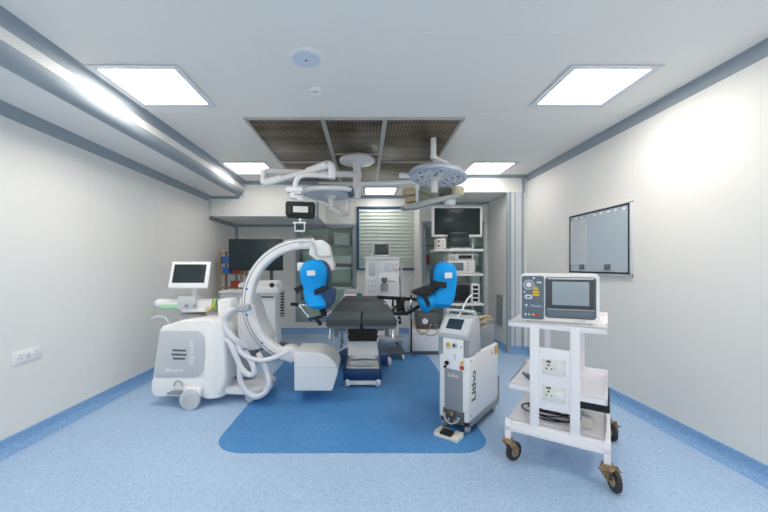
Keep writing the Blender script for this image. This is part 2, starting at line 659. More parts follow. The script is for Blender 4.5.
PX0, PX1, PY0, PY1 = -1.255, 1.03, 3.71, 6.45
PANES = [(PX0, -.46, PY0, 5.22, 'front left'), (PX0, -.46, 5.25, PY1, 'rear left'), (-.435, .20, PY0, 4.85, 'front middle'),
         (-.435, .20, 4.88, PY1, 'rear middle'), (.225, PX1, PY0, 5.22, 'front right'), (.225, PX1, 5.25, PY1, 'rear right')]
for x0, x1, y0, y1, nm in PANES:
    b = MB(); b.bx(x0 + .012, x1 - .012, y0 + .012, y1 - .012, ZC - .012, ZC - .001, .003)
    tag(b.build('air_diffuser', PERF), nm + ' brown perforated panel of the laminar air ceiling', 'ceiling panel', 'perforated air panels in the ceiling')
b = MB()
zz = (ZC - .02, ZC)
for x0, x1, y0, y1 in ((PX0 - .02, PX0 + .012, PY0, PY1), (PX1 - .012, PX1 + .02, PY0, PY1), (PX0 - .02, PX1 + .02, PY0 - .02, PY0 + .012),
                       (PX0 - .02, PX1 + .02, PY1 - .012, PY1 + .02), (-.472, -.423, PY0, PY1), (.188, .237, PY0, PY1),
                       (PX0, -.46, 5.208, 5.262), (-.435, .2, 4.838, 4.892), (.225, PX1, 5.208, 5.262)):
    b.bx(x0, x1, y0, y1, *zz)
struct(b.build('trim_air_ceiling', mat('grille_frame', (.55, .54, .50), .4, .3)), 'metal frame around the perforated air panels')

t = thing('ceiling_speaker', 'round white flush speaker disc on the ceiling', 'speaker', (-.44, 2.64, ZC))
b = MB(); b.lathe([(0, -.012), (.10, -.012), (.105, -.016), (.125, -.012), (.13, 0), (0, 0)], (0, 0, 0), seg=40)
b.build('rim', WHITE, t, False)
b = MB(); b.lathe([(0, -.018), (.09, -.016), (.1, -.012), (0, -.011)], (0, 0, 0), seg=40); b.build('grille', LBLUE, t, False)
b = MB(); b.bx(-.012, .012, -.006, .006, -.021, -.017, .002); b.build('badge', DGREY, t, False)
t = thing('smoke_detector', 'small white smoke detector on the ceiling behind the speaker disc', 'smoke detector', (-.434, 3.12, ZC))
b = MB(); b.lathe([(0, 0), (.06, 0), (.06, -.02), (.052, -.024), (0, -.024)], (0, 0, 0)); b.build('base', WHITE, t, False)
b = MB(); b.lathe([(0, -.024), (.044, -.024), (.042, -.05), (.03, -.062), (0, -.064)], (0, 0, 0)); b.build('cover', WPLAST, t, False)
for k in range(3):
    b = MB(); b.box((-.015 + .015 * k, -.043, -.038), (.009, .006, .009), .001); b.build('slot', DGREY, t, False)

# ------------------------------------------------------------------ wall fittings
t = thing('wall_socket', 'white double socket plate low on the left wall', 'socket', (XL, 2.995, .743))
b = MB(); b.bx(0, .014, -.125, .125, -.052, .052, .004); b.build('plate', WHITE, t, False)
for y in (-.075, .07):
    b = MB()
    b.bx(.013, .016, y - .036, y + .036, -.034, .034, .002)
    b.build('module', WPLAST, t, False)
    b = MB()
    for dy, dz in ((0, .016), (-.012, -.008), (.012, -.008)):
        b.cyl((.015, y + dy, dz), (.0175, y + dy, dz), .0045, seg=10)
    b.build('pin_hole', DGREY, t, False)
b = MB(); b.bx(.013, .02, -.018, .018, -.02, .018, .003); b.build('switch', LGREY, t, False)

t = thing('xray_viewer', 'large pale backlit film viewer mounted on the right wall', 'film viewer', (XR, 4.205, 1.42))
b = MB()
for y0, y1, z0, z1 in ((-.56, .56, -.035, .0), (-.56, .56, .735, .765), (-.56, -.53, -.03, .76), (.53, .56, -.03, .76)):
    b.bx(-.03, 0, y0, y1, z0, z1, .006)
b.build('frame', TRIML, t, False)
b = MB()
for y0, y1, z0, z1 in ((-.535, .535, -.006, .012), (-.535, .535, .725, .742), (-.535, -.518, 0, .735), (.518, .535, 0, .735)):
    b.bx(-.034, -.006, y0, y1, z0, z1)
b.build('gasket', BLACK, t, False)
b = MB(); b.bx(-.027, -.002, -.53, .53, 0, .735)
b.build('screen', FROST, t, False)
b = MB(); b.bx(-.031, -.026, .16, .516, .10, .67)
b.build('film_sheet', mat('film_sheet', (.62, .66, .69), .3, bump=1.0, bscale=4), t, False)
for k in range(8):
    b = MB(); b.cyl((-.028, -.46 + .12 * k, .690), (-.040, -.46 + .12 * k, .690), .016, seg=14, bev=.003)
    b.build('clip', WHITE, t, False)
for y in (.27, -.20):
    b = MB(); b.bx(-.036, -.026, y - .05, y + .05, .035, .10, .004); b.build('switch', SLATE, t, False)

t = thing('air_grille', 'tall louvred return air grille low on the duct casing at the right rear', 'vent', (2.47, 6.45, .37))
b = MB()
b.bx(-.014, 0, -.19, -.16, 0, .62, .003); b.bx(-.014, 0, .16, .19, 0, .62, .003)
b.bx(-.014, 0, -.19, .19, 0, .03, .003); b.bx(-.014, 0, -.19, .19, .59, .62, .003)
b.build('frame', TRIML, t, False)
b = MB(); b.bx(-.003, -.001, -.17, .17, .02, .6); b.build('backing', DGREY, t, False)
b = MB()
for k in range(26):
    b.box((-.008, 0, .04 + .0216 * k), (.003, .33, .009), R=ROTY(.5))
b.build('louvre', LGREY, t, False)
t = thing('air_grille', 'dark louvred air grille low on the rear wall behind the white workstation', 'vent', (-2.05, YB, .36))
b = MB()
b.bx(-.28, .27, -.014, 0, 0, .02, .003); b.bx(-.28, .27, -.014, 0, .58, .6, .003)
b.bx(-.28, -.255, -.014, 0, 0, .6, .003); b.bx(.245, .27, -.014, 0, 0, .6, .003)
b.build('frame', LGREY, t, False)
b = MB(); b.bx(-.26, .25, -.003, -.001, .01, .59); b.build('backing', BLACK, t, False)
b = MB()
for k in range(9):
    b.box((-.005, -.008, .055 + .062 * k), (.5, .003, .026), R=ROTX(-.5))
b.build('louvre', LGREY, t, False)

# window with closed blinds
WX0, WX1, WZ0, WZ1 = -.18, 1.19, 1.41, 2.82
b = MB()
fw, yy = .045, (YB - .05, YB)
for x0, x1, z0, z1 in ((WX0, WX1, WZ0, WZ0 + fw), (WX0, WX1, WZ1 - fw, WZ1), (WX0, WX0 + fw, WZ0, WZ1), (WX1 - fw, WX1, WZ0, WZ1)):
    b.bx(x0, x1, *yy, z0, z1, .004)
win = struct(b.build('window_1', NAVYF), 'window with closed pale green blinds in the rear wall')
b = MB()
NS = 17
for k in range(NS):
    z = WZ0 + .08 + (WZ1 - WZ0 - .16) * k / (NS - 1)
    c = [((-.032) * 1, 0)]
    pts = []
    for j in range(7):
        a = -1 + 2 * j / 6
        pts.append((WX0 + .05, YB - .028 + .010 * a * a + .018 * a, z + .041 * a))
    q = [V(p) + V((0, .002, 0)) for p in reversed(pts)]
    b.prism([V(p) for p in pts] + q, (WX1 - WX0 - .1, 0, 0))
b.build('blind', BLIND, win)
b = MB(); b.bx(WX0 + .04, WX1 - .04, YB - .038, YB - .034, WZ0 + .04, WZ1 - .04); b.build('pane', WGLASS, win)
b = MB(); b.cyl((.33, YB - .03, 1.6), (.33, YB - .03, 2.76), .006, seg=8); b.build('cord', WHITE, win)


def cupboard(label, x0, x1, z0, z1, y, depth, nsh, split):
    t = thing('glazed_cupboard', label, 'cupboard', ((x0 + x1) / 2, y, z0), group='glazed cupboards in the rear wall')
    b = MB()
    b.bx(x0, x1, y + depth - .015, y + depth, z0, z1)
    b.bx(x0, x0 + .015, y + .01, y + depth, z0, z1); b.bx(x1 - .015, x1, y + .01, y + depth, z0, z1)
    b.bx(x0, x1, y + .01, y + depth, z0, z0 + .015); b.bx(x0, x1, y + .01, y + depth, z1 - .015, z1)
    b.build('carcass', CUPB, t)
    zs = []
    for k in range(1, nsh + 1):
        z = z0 + (z1 - z0) * k / (nsh + 1)
        zs.append(z)
        b = MB(); b.bx(x0 + .016, x1 - .016, y + .04, y + depth - .02, z - .012, z, .003); b.build('shelf', LGREY, t)
    b = MB()
    f = .055
    b.bx(x0 - f, x1 + f, y - .025, y + .008, z1, z1 + f, .004); b.bx(x0 - f, x1 + f, y - .025, y + .008, z0 - f, z0, .004)
    b.bx(x0 - f, x0, y - .025, y + .008, z0, z1, .004); b.bx(x1, x1 + f, y - .025, y + .008, z0, z1, .004)
    b.build('frame', TRIM, t)
    for i in range(split):
        a0 = x0 + (x1 - x0) * i / split
        a1 = x0 + (x1 - x0) * (i + 1) / split
        d = MB()
        for q in ((a0 + .002, a0 + .035, z0 + .005, z1 - .005), (a1 - .035, a1 - .002, z0 + .005, z1 - .005),
                  (a0 + .002, a1 - .002, z0 + .005, z0 + .04), (a0 + .002, a1 - .002, z1 - .04, z1 - .005)):
            d.bx(q[0], q[1], y - .012, y + .012, q[2], q[3])
        do = d.build('door', TRIM, t)
        d = MB(); d.bx(a0 + .03, a1 - .03, y - .002, y + .002, z0 + .035, z1 - .035); d.build('glass', CGLASS, do)
        d = MB(); d.cyl((a1 - .02, y - .03, (z0 + z1) / 2 - .06), (a1 - .02, y - .03, (z0 + z1) / 2 + .06), .006, seg=10); d.build('handle', STEEL, do)
    return t, [z0 + .016] + [z + .001 for z in zs]


_, zl = cupboard('glazed cupboard with green interior left of the blinded window', CL0, CL1, CLZ0, CLZ1, YB, .42, 4, 2)
_, zr = cupboard('glazed cupboard behind the equipment tower at the right rear', CR0, CR1, CRZ0, CRZ1, YR, .48, 4, 2)


def goods(i, x, y, z, w, d, h, m, label, group, kind='box'):
    if kind == 'box':
        t = thing('storage_box', label, 'box', (x, y, z), group=group)
        b = MB(); b.bx(-w / 2, w / 2, -d / 2, d / 2, 0, h * .82, .006); b.build('body', m, t, False)
        b = MB(); b.bx(-w / 2 - .006, w / 2 + .006, -d / 2 - .006, d / 2 + .006, h * .82, h, .006); b.build('lid', WPLAST, t, False)
    else:
        t = thing('bottle', label, 'bottle', (x, y, z), group=group)
        r = w / 2
        b = MB(); b.lathe([(0, 0), (r, 0), (r, h * .62), (r * .85, h * .72), (r * .35, h * .82), (r * .35, h * .9), (0, h * .9)], (0, 0, 0), seg=16); b.build('body', m, t, False)
        b = MB(); b.cyl((0, 0, h * .88), (0, 0, h), r * .42, seg=14); b.build('cap', WPLAST, t, False)


G1, G2 = 'goods in the left cupboard', 'goods in the right cupboard'
yl = YB + .24
for i, (px, k, w, h, m, l) in enumerate([
        (-1.30, 4, .26, .22, LGREY, 'grey storage box on the top shelf of the left cupboard, nearest its left end'),
        (-.98, 4, .22, .16, WPLAST, 'low white box on the top shelf of the left cupboard, at its centre'),
        (-.52, 4, .36, .28, LGREY, 'large grey box on the top shelf of the left cupboard, at its right end'),
        (-1.25, 3, .30, .24, SAGEG, 'sage green bin on the upper shelf of the left cupboard, near its left end'),
        (-.50, 3, .40, .18, WPLAST, 'wide white box on the upper shelf of the left cupboard, at its right end'),
        (-.52, 2, .42, .34, SAGEG, 'tall green bin on the middle shelf of the left cupboard, right end'),
        (-1.12, 2, .32, .26, SAGEG, 'green bin on the middle shelf of the left cupboard, left half'),
        (-.50, 1, .42, .30, SAGEG, 'green bin on the lower shelf of the left cupboard, right end'),
        (-1.1, 1, .5, .3, CUPB, 'wide pale green box on the lower shelf of the left cupboard, left half'),
        (-.55, 0, .36, .16, GREENC, 'dark green box on the bottom of the left cupboard, right end')]):
    goods(i, px, yl, zl[k], w, .26, h, m, l, G1)
yr = YR + .24
for i, (px, k, w, h, m, l, kd) in enumerate([
        (1.28, 3, .10, .26, RED, 'red bottle on the upper shelf of the right cupboard', 'bottle'),
        (1.30, 2, .13, .30, WPLAST, 'white bottle on the middle shelf of the right cupboard', 'bottle'),
        (1.33, 1, .15, .30, LBLUE, 'pale bottle on the lower shelf of the right cupboard', 'bottle'),
        (2.24, 1, .14, .30, TAN, 'amber brown bottle on the lower shelf of the right cupboard', 'bottle'),
        (2.24, 2, .20, .26, LGREY, 'grey box on the middle shelf of the right cupboard', 'box'),
        (2.20, 3, .24, .22, SAGEG, 'green box on the upper shelf of the right cupboard', 'box'),
        (1.75, 4, .40, .22, LGREY, 'wide grey box on the top shelf of the right cupboard', 'box'),
        (2.24, 0, .22, .24, LBLUE, 'pale blue box on the bottom of the right cupboard', 'box')]):
    goods(i, px, yr, zr[k], w, .24 if kd == 'box' else w, h, m, l, G2, kd)

# ------------------------------------------------------------------ mobile C-arm
t = thing('mobile_c_arm', 'white mobile x-ray C-arm unit with grey side panel, hoses and screen', 'x-ray machine', (-1.95, 4.1, 0))
D0 = 3.76
k = lambda l, d=D0: [P(x, y, d) for x, y in l]
body = rpoly([(151.5, 393), (152, 378), (159.5, 327), (172, 323.5), (182, 320), (209, 319), (220, 323.5), (225, 331), (226, 380), (221, 393), (214, 397), (158, 397)],
             [3, 0, 4, 3, 3, 3, 4, 3, 4, 4, 3, 4])
b = MB(); b.prism(k(body), (0, .62, 0), .03, 3); bd = b.build('body', WHITE, t)
b = MB()
c0, c1 = P(214, 318, D0 + .13), P(214, 395, D0 + .13)
b.lathe([(0, 0), (.12, 0), (.14, .02), (.14, .77), (.11, .82), (0, .835)], (c0.x + .005, c0.y, c1.z), seg=36)
b.build('column', WHITE, t)
pan = rpoly([(160, 331), (199, 331), (204, 337), (204.5, 352), (203, 372), (198, 377.5), (154, 377.5)], [2, 4, 4, 0, 4, 4, 3], 5)
b = MB(); b.prism(k(pan, D0 - .018), (0, .03, 0), .008); pn = lab(b.build('side_panel', PGREY, t), 'pale grey side panel with vent slots')
b = MB()
for (x0, x1, y) in ((172, 186.5, 350.4), (171, 187, 354.6), (172.5, 185.5, 358.6)):
    b.prism(k(rpoly([(x0, y - 1.1), (x1, y - .7), (x1 - .6, y + 1.2), (x0 + .8, y + .9)], .8), D0 - .021), (0, .01, 0))
b.build('vent_slot', DGREY, pn)
q = P(174, 370, D0 - .0195)
text('lettering', 'allengers', .055, WHITE, pn, q, FACE, world=True)
q = P(191, 352.5, D0 - .0195)
text('lettering', 'digiscan', .085, WHITE, pn, q, ROTY(-PI / 2) @ FACE, world=True)
b = MB(); b.prism(k(rpoly([(151.3, 379), (204, 379), (206, 383), (206, 394), (203, 396.5), (155, 396.5), (151, 392)], 3), D0 - .012), (0, .03, 0), .008)
b.build('bumper', WHITE, t)
b = MB(); b.tube([P(174, 386, D0 - .02), P(175, 382.5, D0 - .02), P(178, 381, D0 - .02), P(181.5, 382.5, D0 - .02), P(182.5, 386, D0 - .02)], .006)
b.build('hook', MGREY, t)
b = MB(); b.prism(k(rpoly([(166, 393.5), (172, 391), (184, 391), (184, 395), (167, 395)], 1), D0 - .05), (0, .05, 0), .004); b.build('cable_bracket', MGREY, t)
b = MB(); b.prism(k(rpoly([(183, 388), (200, 388), (200, 397), (197, 401), (186, 401), (183, 398)], 2), D0 - .07), (0, .05, 0), .006); b.build('wheel_cover', WHITE, t)


def wheel(parent, c, r, w, axis, tyre=LGREY, hub=PGREY, name='wheel'):
    a = V(axis).normalized()
    b = MB(); b.lathe([(r * .55, -w / 2), (r * .86, -w / 2), (r, -w * .32), (r, w * .32), (r * .86, w / 2), (r * .55, w / 2)], c, a, 36)
    wo = b.build(name, tyre, parent)
    b = MB(); b.lathe([(0, -w * .42), (r * .2, -w * .46), (r * .24, -w * .40), (r * .66, -w * .40), (r * .66, w * .40), (r * .24, w * .40), (r * .2, w * .46), (0, w * .42)], c, a, 28)
    b.build('hub', hub, wo)
    return wo


rw = .104
p = P(190, 400, 3.68); wheel(t, (p.x, 3.68, rw), rw, .05, (0, 1, 0))
wheel(t, (p.x, 4.40, rw), rw, .05, (0, 1, 0))
# base foot towards the C
b = MB()
b.prism([V((-1.60, 3.86, .09)), V((-1.14, 3.86, .075)), V((-1.08, 3.94, .075)), V((-1.08, 4.28, .075)), V((-1.14, 4.36, .075)), V((-1.60, 4.36, .09))], (0, 0, .085), .02, 3)
b.build('base_foot', WHITE, t)
for yy_ in (3.89, 4.30):
    p = V((-1.27, yy_, .055)); b = MB(); b.cyl(p + V((0, 0, .02)), p + V((0, 0, .05)), .02, seg=16); b.build('caster_stem', LGREY, t)
    wheel(t, p, .055, .035, (.2, 1, 0))
# turntable + horizontal extension arm
b = MB()
q = P(193, 312, 4.05)
b.lathe([(0, 0), (.14, 0), (.14, .03), (.11, .035), (0, .035)], (q.x, q.y, P(0, 316, 4.05).z), seg=36)
b.build('turntable', MGREY, t)
b = MB(); b.prism(k(rpoly([(180, 308), (205, 308), (204, 312), (183, 312.5)], 1), 3.95), (0, .22, 0), .008); b.build('turntable_plate', WHITE, t)
b = MB(); b.box(P(190.5, 302, 4.05), (.20, .22, .145), .012); b.build('arm_clamp', LGREY, t)
for dx in (-.05, .04):
    b = MB(); b.cyl(P(190.5, 306, 3.93) + V((dx, .02, 0)), P(190.5, 306, 3.9) + V((dx, 0, 0)), .018, seg=16); b.build('clamp_knob', MGREY, t)
b = MB()
pa, pb = P(158, 303.5, 4.05), P(216, 303.5, 4.05)
b.cyl(pa, pb, .055, seg=28, bev=.012); b.build('extension_arm', WHITE, t)
b = MB(); b.cyl(P(161, 306.5, 4.02), P(181, 306, 4.02), .036, seg=20, bev=.008); lab(b.build('arm_green_half', LGREEN, t), 'pale green lower front of the arm')  # pale green cylinder along the lower front of the arm
b = MB(); b.cyl(P(155.5, 304, 4.05), P(158.5, 304, 4.05), .045, seg=24, bev=.01); b.build('arm_cap', LGREY, t)
for x0, m_ in ((214.0, GREEN), (215.5, YELLOW), (217, GREEN)):
    b = MB(); b.cyl(P(x0, 303.5, 4.05), P(x0 + 1.3, 303.5, 4.05), .064, seg=24); b.build('band', m_, t)
b = MB(); b.prism(k(rpoly([(217, 299), (229, 299), (231, 303), (230, 316), (226, 319), (218, 317)], 3), 3.95), (0, .24, 0), .02, 3); b.build('arm_head', WHITE, t)
b = MB(); b.tube([P(206, 312, 3.93), P(210, 308, 3.92), P(214.5, 303, 3.94)], .008); b.build('cable_tie', YELLOW, t)
# screen on its post
b = MB(); b.cyl(P(194.5, 298, 4.05), P(194.5, 286, 4.05), .03, seg=20); b.cyl(P(194.5, 291, 4.05), P(194.5, 289, 4.05), .036, seg=20); b.build('screen_post', WPLAST, t)
q = P(190, 275, 3.98)
R = ROTX(-.30)
b = MB(); b.box(q, (.445, .035, .315), .016, 3, R); mo = b.build('screen_housing', WHITE, t)
b = MB(); b.box(q + R @ V((0, -.017, .012)), (.365, .006, .218), .004, 2, R); b.build('screen', SCREEN, mo)
b = MB(); b.box(q + R @ V((.02, 0, .162)), (.03, .02, .016), .004, 2, R); b.build('sensor', LGREY, mo)
b = MB(); b.box(q + R @ V((0, .03, -.02)), (.2, .05, .15), .012, 2, R); b.build('back_cover', LGREY, mo)
# C arc
DC = 4.1
cc = P(306, 301, DC)
rc = 57.5 / F * DC
path = []
for i in range(61):
    a = math.radians(82 + (258 - 82) * i / 60)
    path.append(cc + V((math.cos(a), 0, math.sin(a))) * rc)
sec = rrect(.125, .15, .035, 4)
b = MB(); b.sweep(path, sec, (0, 1, 0)); ca = b.build('c_arc', WHITE, t)
for off, w_ in ((.020, .011), (.052, .007)):
    pth = []
    for i in range(61):
        a = math.radians(84 + (256 - 84) * i / 60)
        pth.append(cc + V((math.cos(a), 0, math.sin(a))) * (rc + off) + V((0, -.074, 0)))
    b = MB(); b.sweep(pth, rrect(w_, .006, .002, 2), (0, 1, 0)); b.build('track', MGREY, ca)
for px, py in ((246.5, 289), (247, 315), (262, 343)):
    b = MB(); b.box(P(px, py, DC - .078), (.028, .01, .02), .004, 2, ROTY(.4)); b.build('marker', BLUEP, ca)
# carriage holding the arc
b = MB(); b.prism([P(x, y, 4.05) for x, y in rpoly([(237, 316), (240, 296), (249, 293), (254, 308), (259, 325), (268, 341), (262, 349), (250, 351), (240, 346), (237, 333)], 4)], (0, .40, 0), .025, 3)
b.build('c_carriage', WPLAST, t)
b = MB(); b.cyl(P(226, 322, 4.2), P(246, 330, 4.3), .085, seg=24, bev=.015); b.build('carriage_shaft', WHITE, t)
b = MB(); b.bx(-1.56, -1.33, 4.1, 4.34, .19, .62, .03, 3); b.build('carriage_column', MGREY, t)
b = MB(); b.prism([P(x, y, 3.82) for x, y in rpoly([(231, 308.5), (236, 305.5), (247, 304.5), (249.5, 307), (248.5, 311), (243, 312.5), (232, 311.5)], 2)], (0, .09, 0), .02, 3)
b.build('handle', mat('grey_grip', (.45, .48, .51), .45), t)
# upper detector head
b = MB(); b.prism([P(x, y, 4.0) for x, y in rpoly([(310, 241), (322, 239.5), (328.5, 244), (330, 252), (333, 263), (333, 271), (316, 271), (316, 259), (309, 255)], [2, 4, 4, 2, 2, 1, 1, 4, 3], 5)], (0, .26, 0), .03, 3)
b.build('detector_head', WHITE, t)
b = MB(); b.prism([P(x, y, 3.96) for x, y in rpoly([(297, 262.5), (333, 262.5), (333, 271), (297, 271)], 1.5)], (0, .36, 0), .012); b.build('flat_detector', WPLAST, t)
b = MB(); b.tube([P(299, 243.5, 3.98), P(308, 241.5, 3.97), P(313, 242.5, 3.97), P(315, 248, 3.97), P(316, 254, 3.97), P(320, 256.5, 3.97), P(332, 256, 3.98)], .012)
b.build('detector_cable', LGREY, t)
# lower tube housing
prof = rpoly([(294, 352.5), (319, 352.5), (330, 357), (337.5, 366), (337.8, 373), (332, 391), (294, 391)], [2, 4, 8, 8, 4, 2, 1.5], 6)
b = MB(); b.prism([P(x, y, 3.82) for x, y in prof], (0, .48, 0), .02, 3)
tb = b.build('tube_housing', WHITE, t)
b = MB(); b.prism([P(x, y, 3.815) for x, y in ((294.6, 367.2), (337, 367.2), (337, 367.9), (294.6, 367.9))], (0, .01, 0)); b.build('seam', mat('soft_seam', (.74, .74, .75), .5), tb)
b = MB(); b.prism([P(x, y, 3.98) for x, y in rpoly([(280, 349), (290, 347.5), (297, 351), (297, 362), (290, 361.5), (280, 358)], 2)], (0, .22, 0), .02); b.build('arc_clamp', WHITE, t)
# hoses
hz = lambda pts, d: [P(210 + x / 4.267, 290 + y / 4.267, d + (0 if len(q_) == 0 else q_[0])) for x, y, *q_ in pts]
for pts, r in (([(112, 88, .12), (80, 92), (62, 130), (76, 178), (112, 215), (150, 242, .08)], .032),
               ([(48, 190, .10), (84, 222), (110, 280), (136, 335), (168, 362), (188, 352), (180, 315), (150, 262, .08)], .03),
               ([(128, 318), (130, 385), (155, 432), (198, 455), (240, 432), (252, 385), (230, 318, .08), (205, 270, .12)], .03),
               ([(110, 215, .02), (130, 262), (170, 290), (225, 300), (280, 287), (338, 262, .06)], .026)):
    b = MB(); b.tube(hz(pts, 3.76), r, 14, 8); b.build('hose', HOSE, t)
b = MB(); b.tube([P(204, 345, 3.82), P(205, 353, 3.80), P(212, 367, 3.80), P(220, 372, 3.80), P(227, 364, 3.82), P(229, 348, 3.86)], .008); b.build('cable', HOSE, t)
b = MB(); b.tube([P(152, 318.5, 3.95), P(157, 316.5, 3.95), P(163, 317, 3.95), P(167.5, 320, 3.95), P(170, 326, 3.97)], .013); b.build('grab_handle', LGREY, t)

# ------------------------------------------------------------------ white workstation behind the C-arm
t = thing('workstation_cart', 'white wheeled workstation standing behind the C-arm', 'medical cart', (-1.6, 5.8, 0))
D1 = 5.55
b = MB(); b.prism([P(x, y, D1) for x, y in rpoly([(250, 292), (276, 292), (275, 318), (277, 345), (250, 345)], 1.5)], (0, .34, 0), .02); b.build('body', WHITE, t)
b = MB(); b.prism([P(x, y, D1 - .06) for x, y in rpoly([(243, 287.5), (277, 287.5), (278.5, 289.5), (278, 293.5), (243, 293.5)], 1.2)], (0, .42, 0), .015); b.build('drawer', WHITE, t)
b = MB(); b.prism([P(x, y, D1 - .03) for x, y in rpoly([(238, 284), (244, 281.5), (274, 281), (277, 284), (277, 287.6), (238, 287.6)], 1.2)], (0, .36, 0), .015); b.build('worktop', WPLAST, t)
b = MB(); b.lathe([(0, 0), (.04, 0), (.035, .02), (0, .026)], P(272, 285.3, D1 - .035), (0, -1, .4)); b.build('trackball', BLACK, t)
b = MB(); b.prism([P(x, y, D1 - .012) for x, y in rpoly([(256, 294), (275, 294), (275, 300.5), (256, 300.5)], 1)], (0, .03, 0), .006)
pn = b.build('slot_panel', WPLAST, t)
b = MB(); b.prism([P(x, y, D1 - .016) for x, y in ((260, 296.3), (273.5, 296.3), (273.5, 297.7), (260, 297.7))], (0, .02, 0)); b.build('disc_slot', BLACK, pn)
b = MB(); b.cyl(P(257.8, 297, D1 - .02), P(257.8, 297, D1), .010, seg=12); b.build('button', BLACK, pn)
b = MB(); b.tube([P(276, 285, D1), P(280, 284, D1 - .06), P(280.5, 289, D1 - .06), P(277, 298, D1 - .03)], .016); b.build('side_handle', LGREY, t)
for x, y in ((-1.80, 5.62), (-1.42, 5.62), (-1.80, 5.82), (-1.42, 5.82)):
    b = MB(); b.cyl((x, y, .08), (x, y, .27), .02, seg=12); b.build('caster_stem', LGREY, t)
    wheel(t, (x, y, .06), .06, .04, (.6, 1, 0), DGREY, MGREY)

# utility cabinet and timber rack at the far left
t = thing('utility_cabinet', 'low grey-white cabinet in front of the timber rack', 'cabinet', (-2.4, 6.1, 0))
b = MB(); b.bx(-2.42, -1.99, 5.87, 6.3, .08, 1.05, .01); b.build('body', LGREY, t)
b = MB(); b.bx(-2.44, -1.97, 5.85, 6.32, 1.05, 1.085, .008); b.build('top', WPLAST, t)
for i in range(2):
    b = MB(); b.bx(-2.41 + .21 * i, -2.21 + .21 * i, 5.855, 5.87, .11, 1.03, .004); d = b.build('door', PGREY, t)
    b = MB(); b.bx(-2.25 + .08 * i, -2.235 + .08 * i, 5.835, 5.856, .6, .75, .004); b.build('handle', STEEL, d)
for x in (-2.38, -2.03):
    for y in (5.92, 6.25):
        b = MB(); b.cyl((x, y, 0), (x, y, .085), .02, seg=12); b.build('foot', DGREY, t)
t = thing('timber_rack', 'brown timber rack with blue bins beside the dark wall screen', 'rack', (-2.45, 6.75, 0))
for x in (-2.72, -2.32):
    for y in (6.6, 6.9):
        b = MB(); b.bx(x - .018, x + .018, y - .018, y + .018, 0, 1.80, .004); b.build('post', WOOD, t)
for z in (.35, 1.10, 1.36, 1.56, 1.77):
    b = MB(); b.bx(-2.73, -2.31, 6.585, 6.915, z - .02, z, .004); b.build('shelf', WOOD, t)
for i, (x, z, m_, l) in enumerate(((-2.62, 1.56, BLUEP, 'blue bin on the upper shelf of the timber rack'),
                                   (-2.60, 1.36, BLUEP, 'blue bin on the middle shelf of the timber rack'),
                                   (-2.42, 1.36, RED, 'red bin on the middle shelf of the timber rack'),
                                   (-2.44, 1.10, RED, 'red bin on the lowest visible shelf of the timber rack'))):
    q = thing('storage_bin', l, 'bin', (x, 6.72, z), group='bins on the timber rack')
    b = MB()
    w_, h_ = .16, .12
    for a0, a1, c0_, c1_ in ((-w_ / 2, w_ / 2, -.11, -.10), (-w_ / 2, w_ / 2, .10, .11), (-w_ / 2, -w_ / 2 + .008, -.11, .11), (w_ / 2 - .008, w_ / 2, -.11, .11)):
        b.bx(a0, a1, c0_, c1_, 0, h_)
    b.bx(-w_ / 2, w_ / 2, -.11, .11, 0, .008)
    b.build('tub', m_, q, False)
    b = MB(); b.bx(-w_ / 2 - .008, w_ / 2 + .008, -.125, -.108, h_ - .02, h_, .003); b.build('rim', m_, q, False)

t = thing('display_screen', 'large dark flat screen on a stand at the left rear, behind the C-arm', 'screen', (-1.9, 6.42, 0))
DS = 6.36
c0, c1 = P(228.5, 239, DS), P(282.5, 270.5, DS)
b = MB(); b.bx(c0.x, c1.x, DS, DS + .05, c1.z, c0.z, .008); hs = b.build('housing', BLACK, t)
b = MB(); b.bx(c0.x + .015, c1.x - .015, DS - .006, DS + .002, c1.z + .02, c0.z - .015, .002); b.build('panel', mat('blue_black_screen', (.022, .038, .046), .3, spec=.3), t)
b = MB(); b.box((-1.72, DS + .07, (c0.z + c1.z) / 2), (.4, .05, .3), .01); b.build('mount', DGREY, t)
b = MB(); b.cyl((-1.72, DS + .11, .05), (-1.72, DS + .11, 1.8), .03, seg=18); b.build('pole', DGREY, t)
b = MB(); b.bx(-1.96, -1.48, DS - .1, DS + .35, 0, .05, .015); b.build('base', DGREY, t)

# ------------------------------------------------------------------ operating table
TX = -.03
t = thing('operating_table', 'operating table with dark grey pads on a navy wheeled base', 'operating table', (TX, 4.6, 0))
pts = rpoly([(-.24, 4.33), (.24, 4.33), (.24, 5.0), (.36, 5.08), (.36, 5.45), (-.36, 5.45), (-.36, 5.08), (-.24, 5.0)], .03)
b = MB(); b.prism([V((TX + x, y, .09)) for x, y in pts], (0, 0, .135), .012); b.build('base', NAVY, t)
b = MB(); b.bx(TX - .205, TX + .205, 4.36, 5.02, .22, .245, .008); b.bx(TX - .2, TX + .2, 4.78, 5.3, .24, .27, .01); b.build('base_cover', mat('brushed_steel', (.72, .72, .72), .32, 1.0), t)
b = MB(); b.bx(TX - .17, TX + .17, 4.34, 4.375, .03, .085, .01); b.build('floor_lock', WPLAST, t)
for x, y in ((-.19, 4.38), (.19, 4.38), (-.39, 5.30), (.39, 5.30)):
    wheel(t, (TX + x, y, .065), .065, .05, (1, .15, 0), WPLAST, LGREY)
b = MB(); b.prism([V((TX + x, 4.72, z)) for x, z in rpoly([(-.20, .25), (.21, .25), (.21, .36), (.17, .50), (-.20, .50)], .012)], (0, .48, 0), .01); b.build('column', WHITE, t)
b = MB(); b.bx(TX - .2, TX + .205, 4.712, 4.73, .255, .305, .004); b.build('column_apron', STEEL, t)
b = MB()
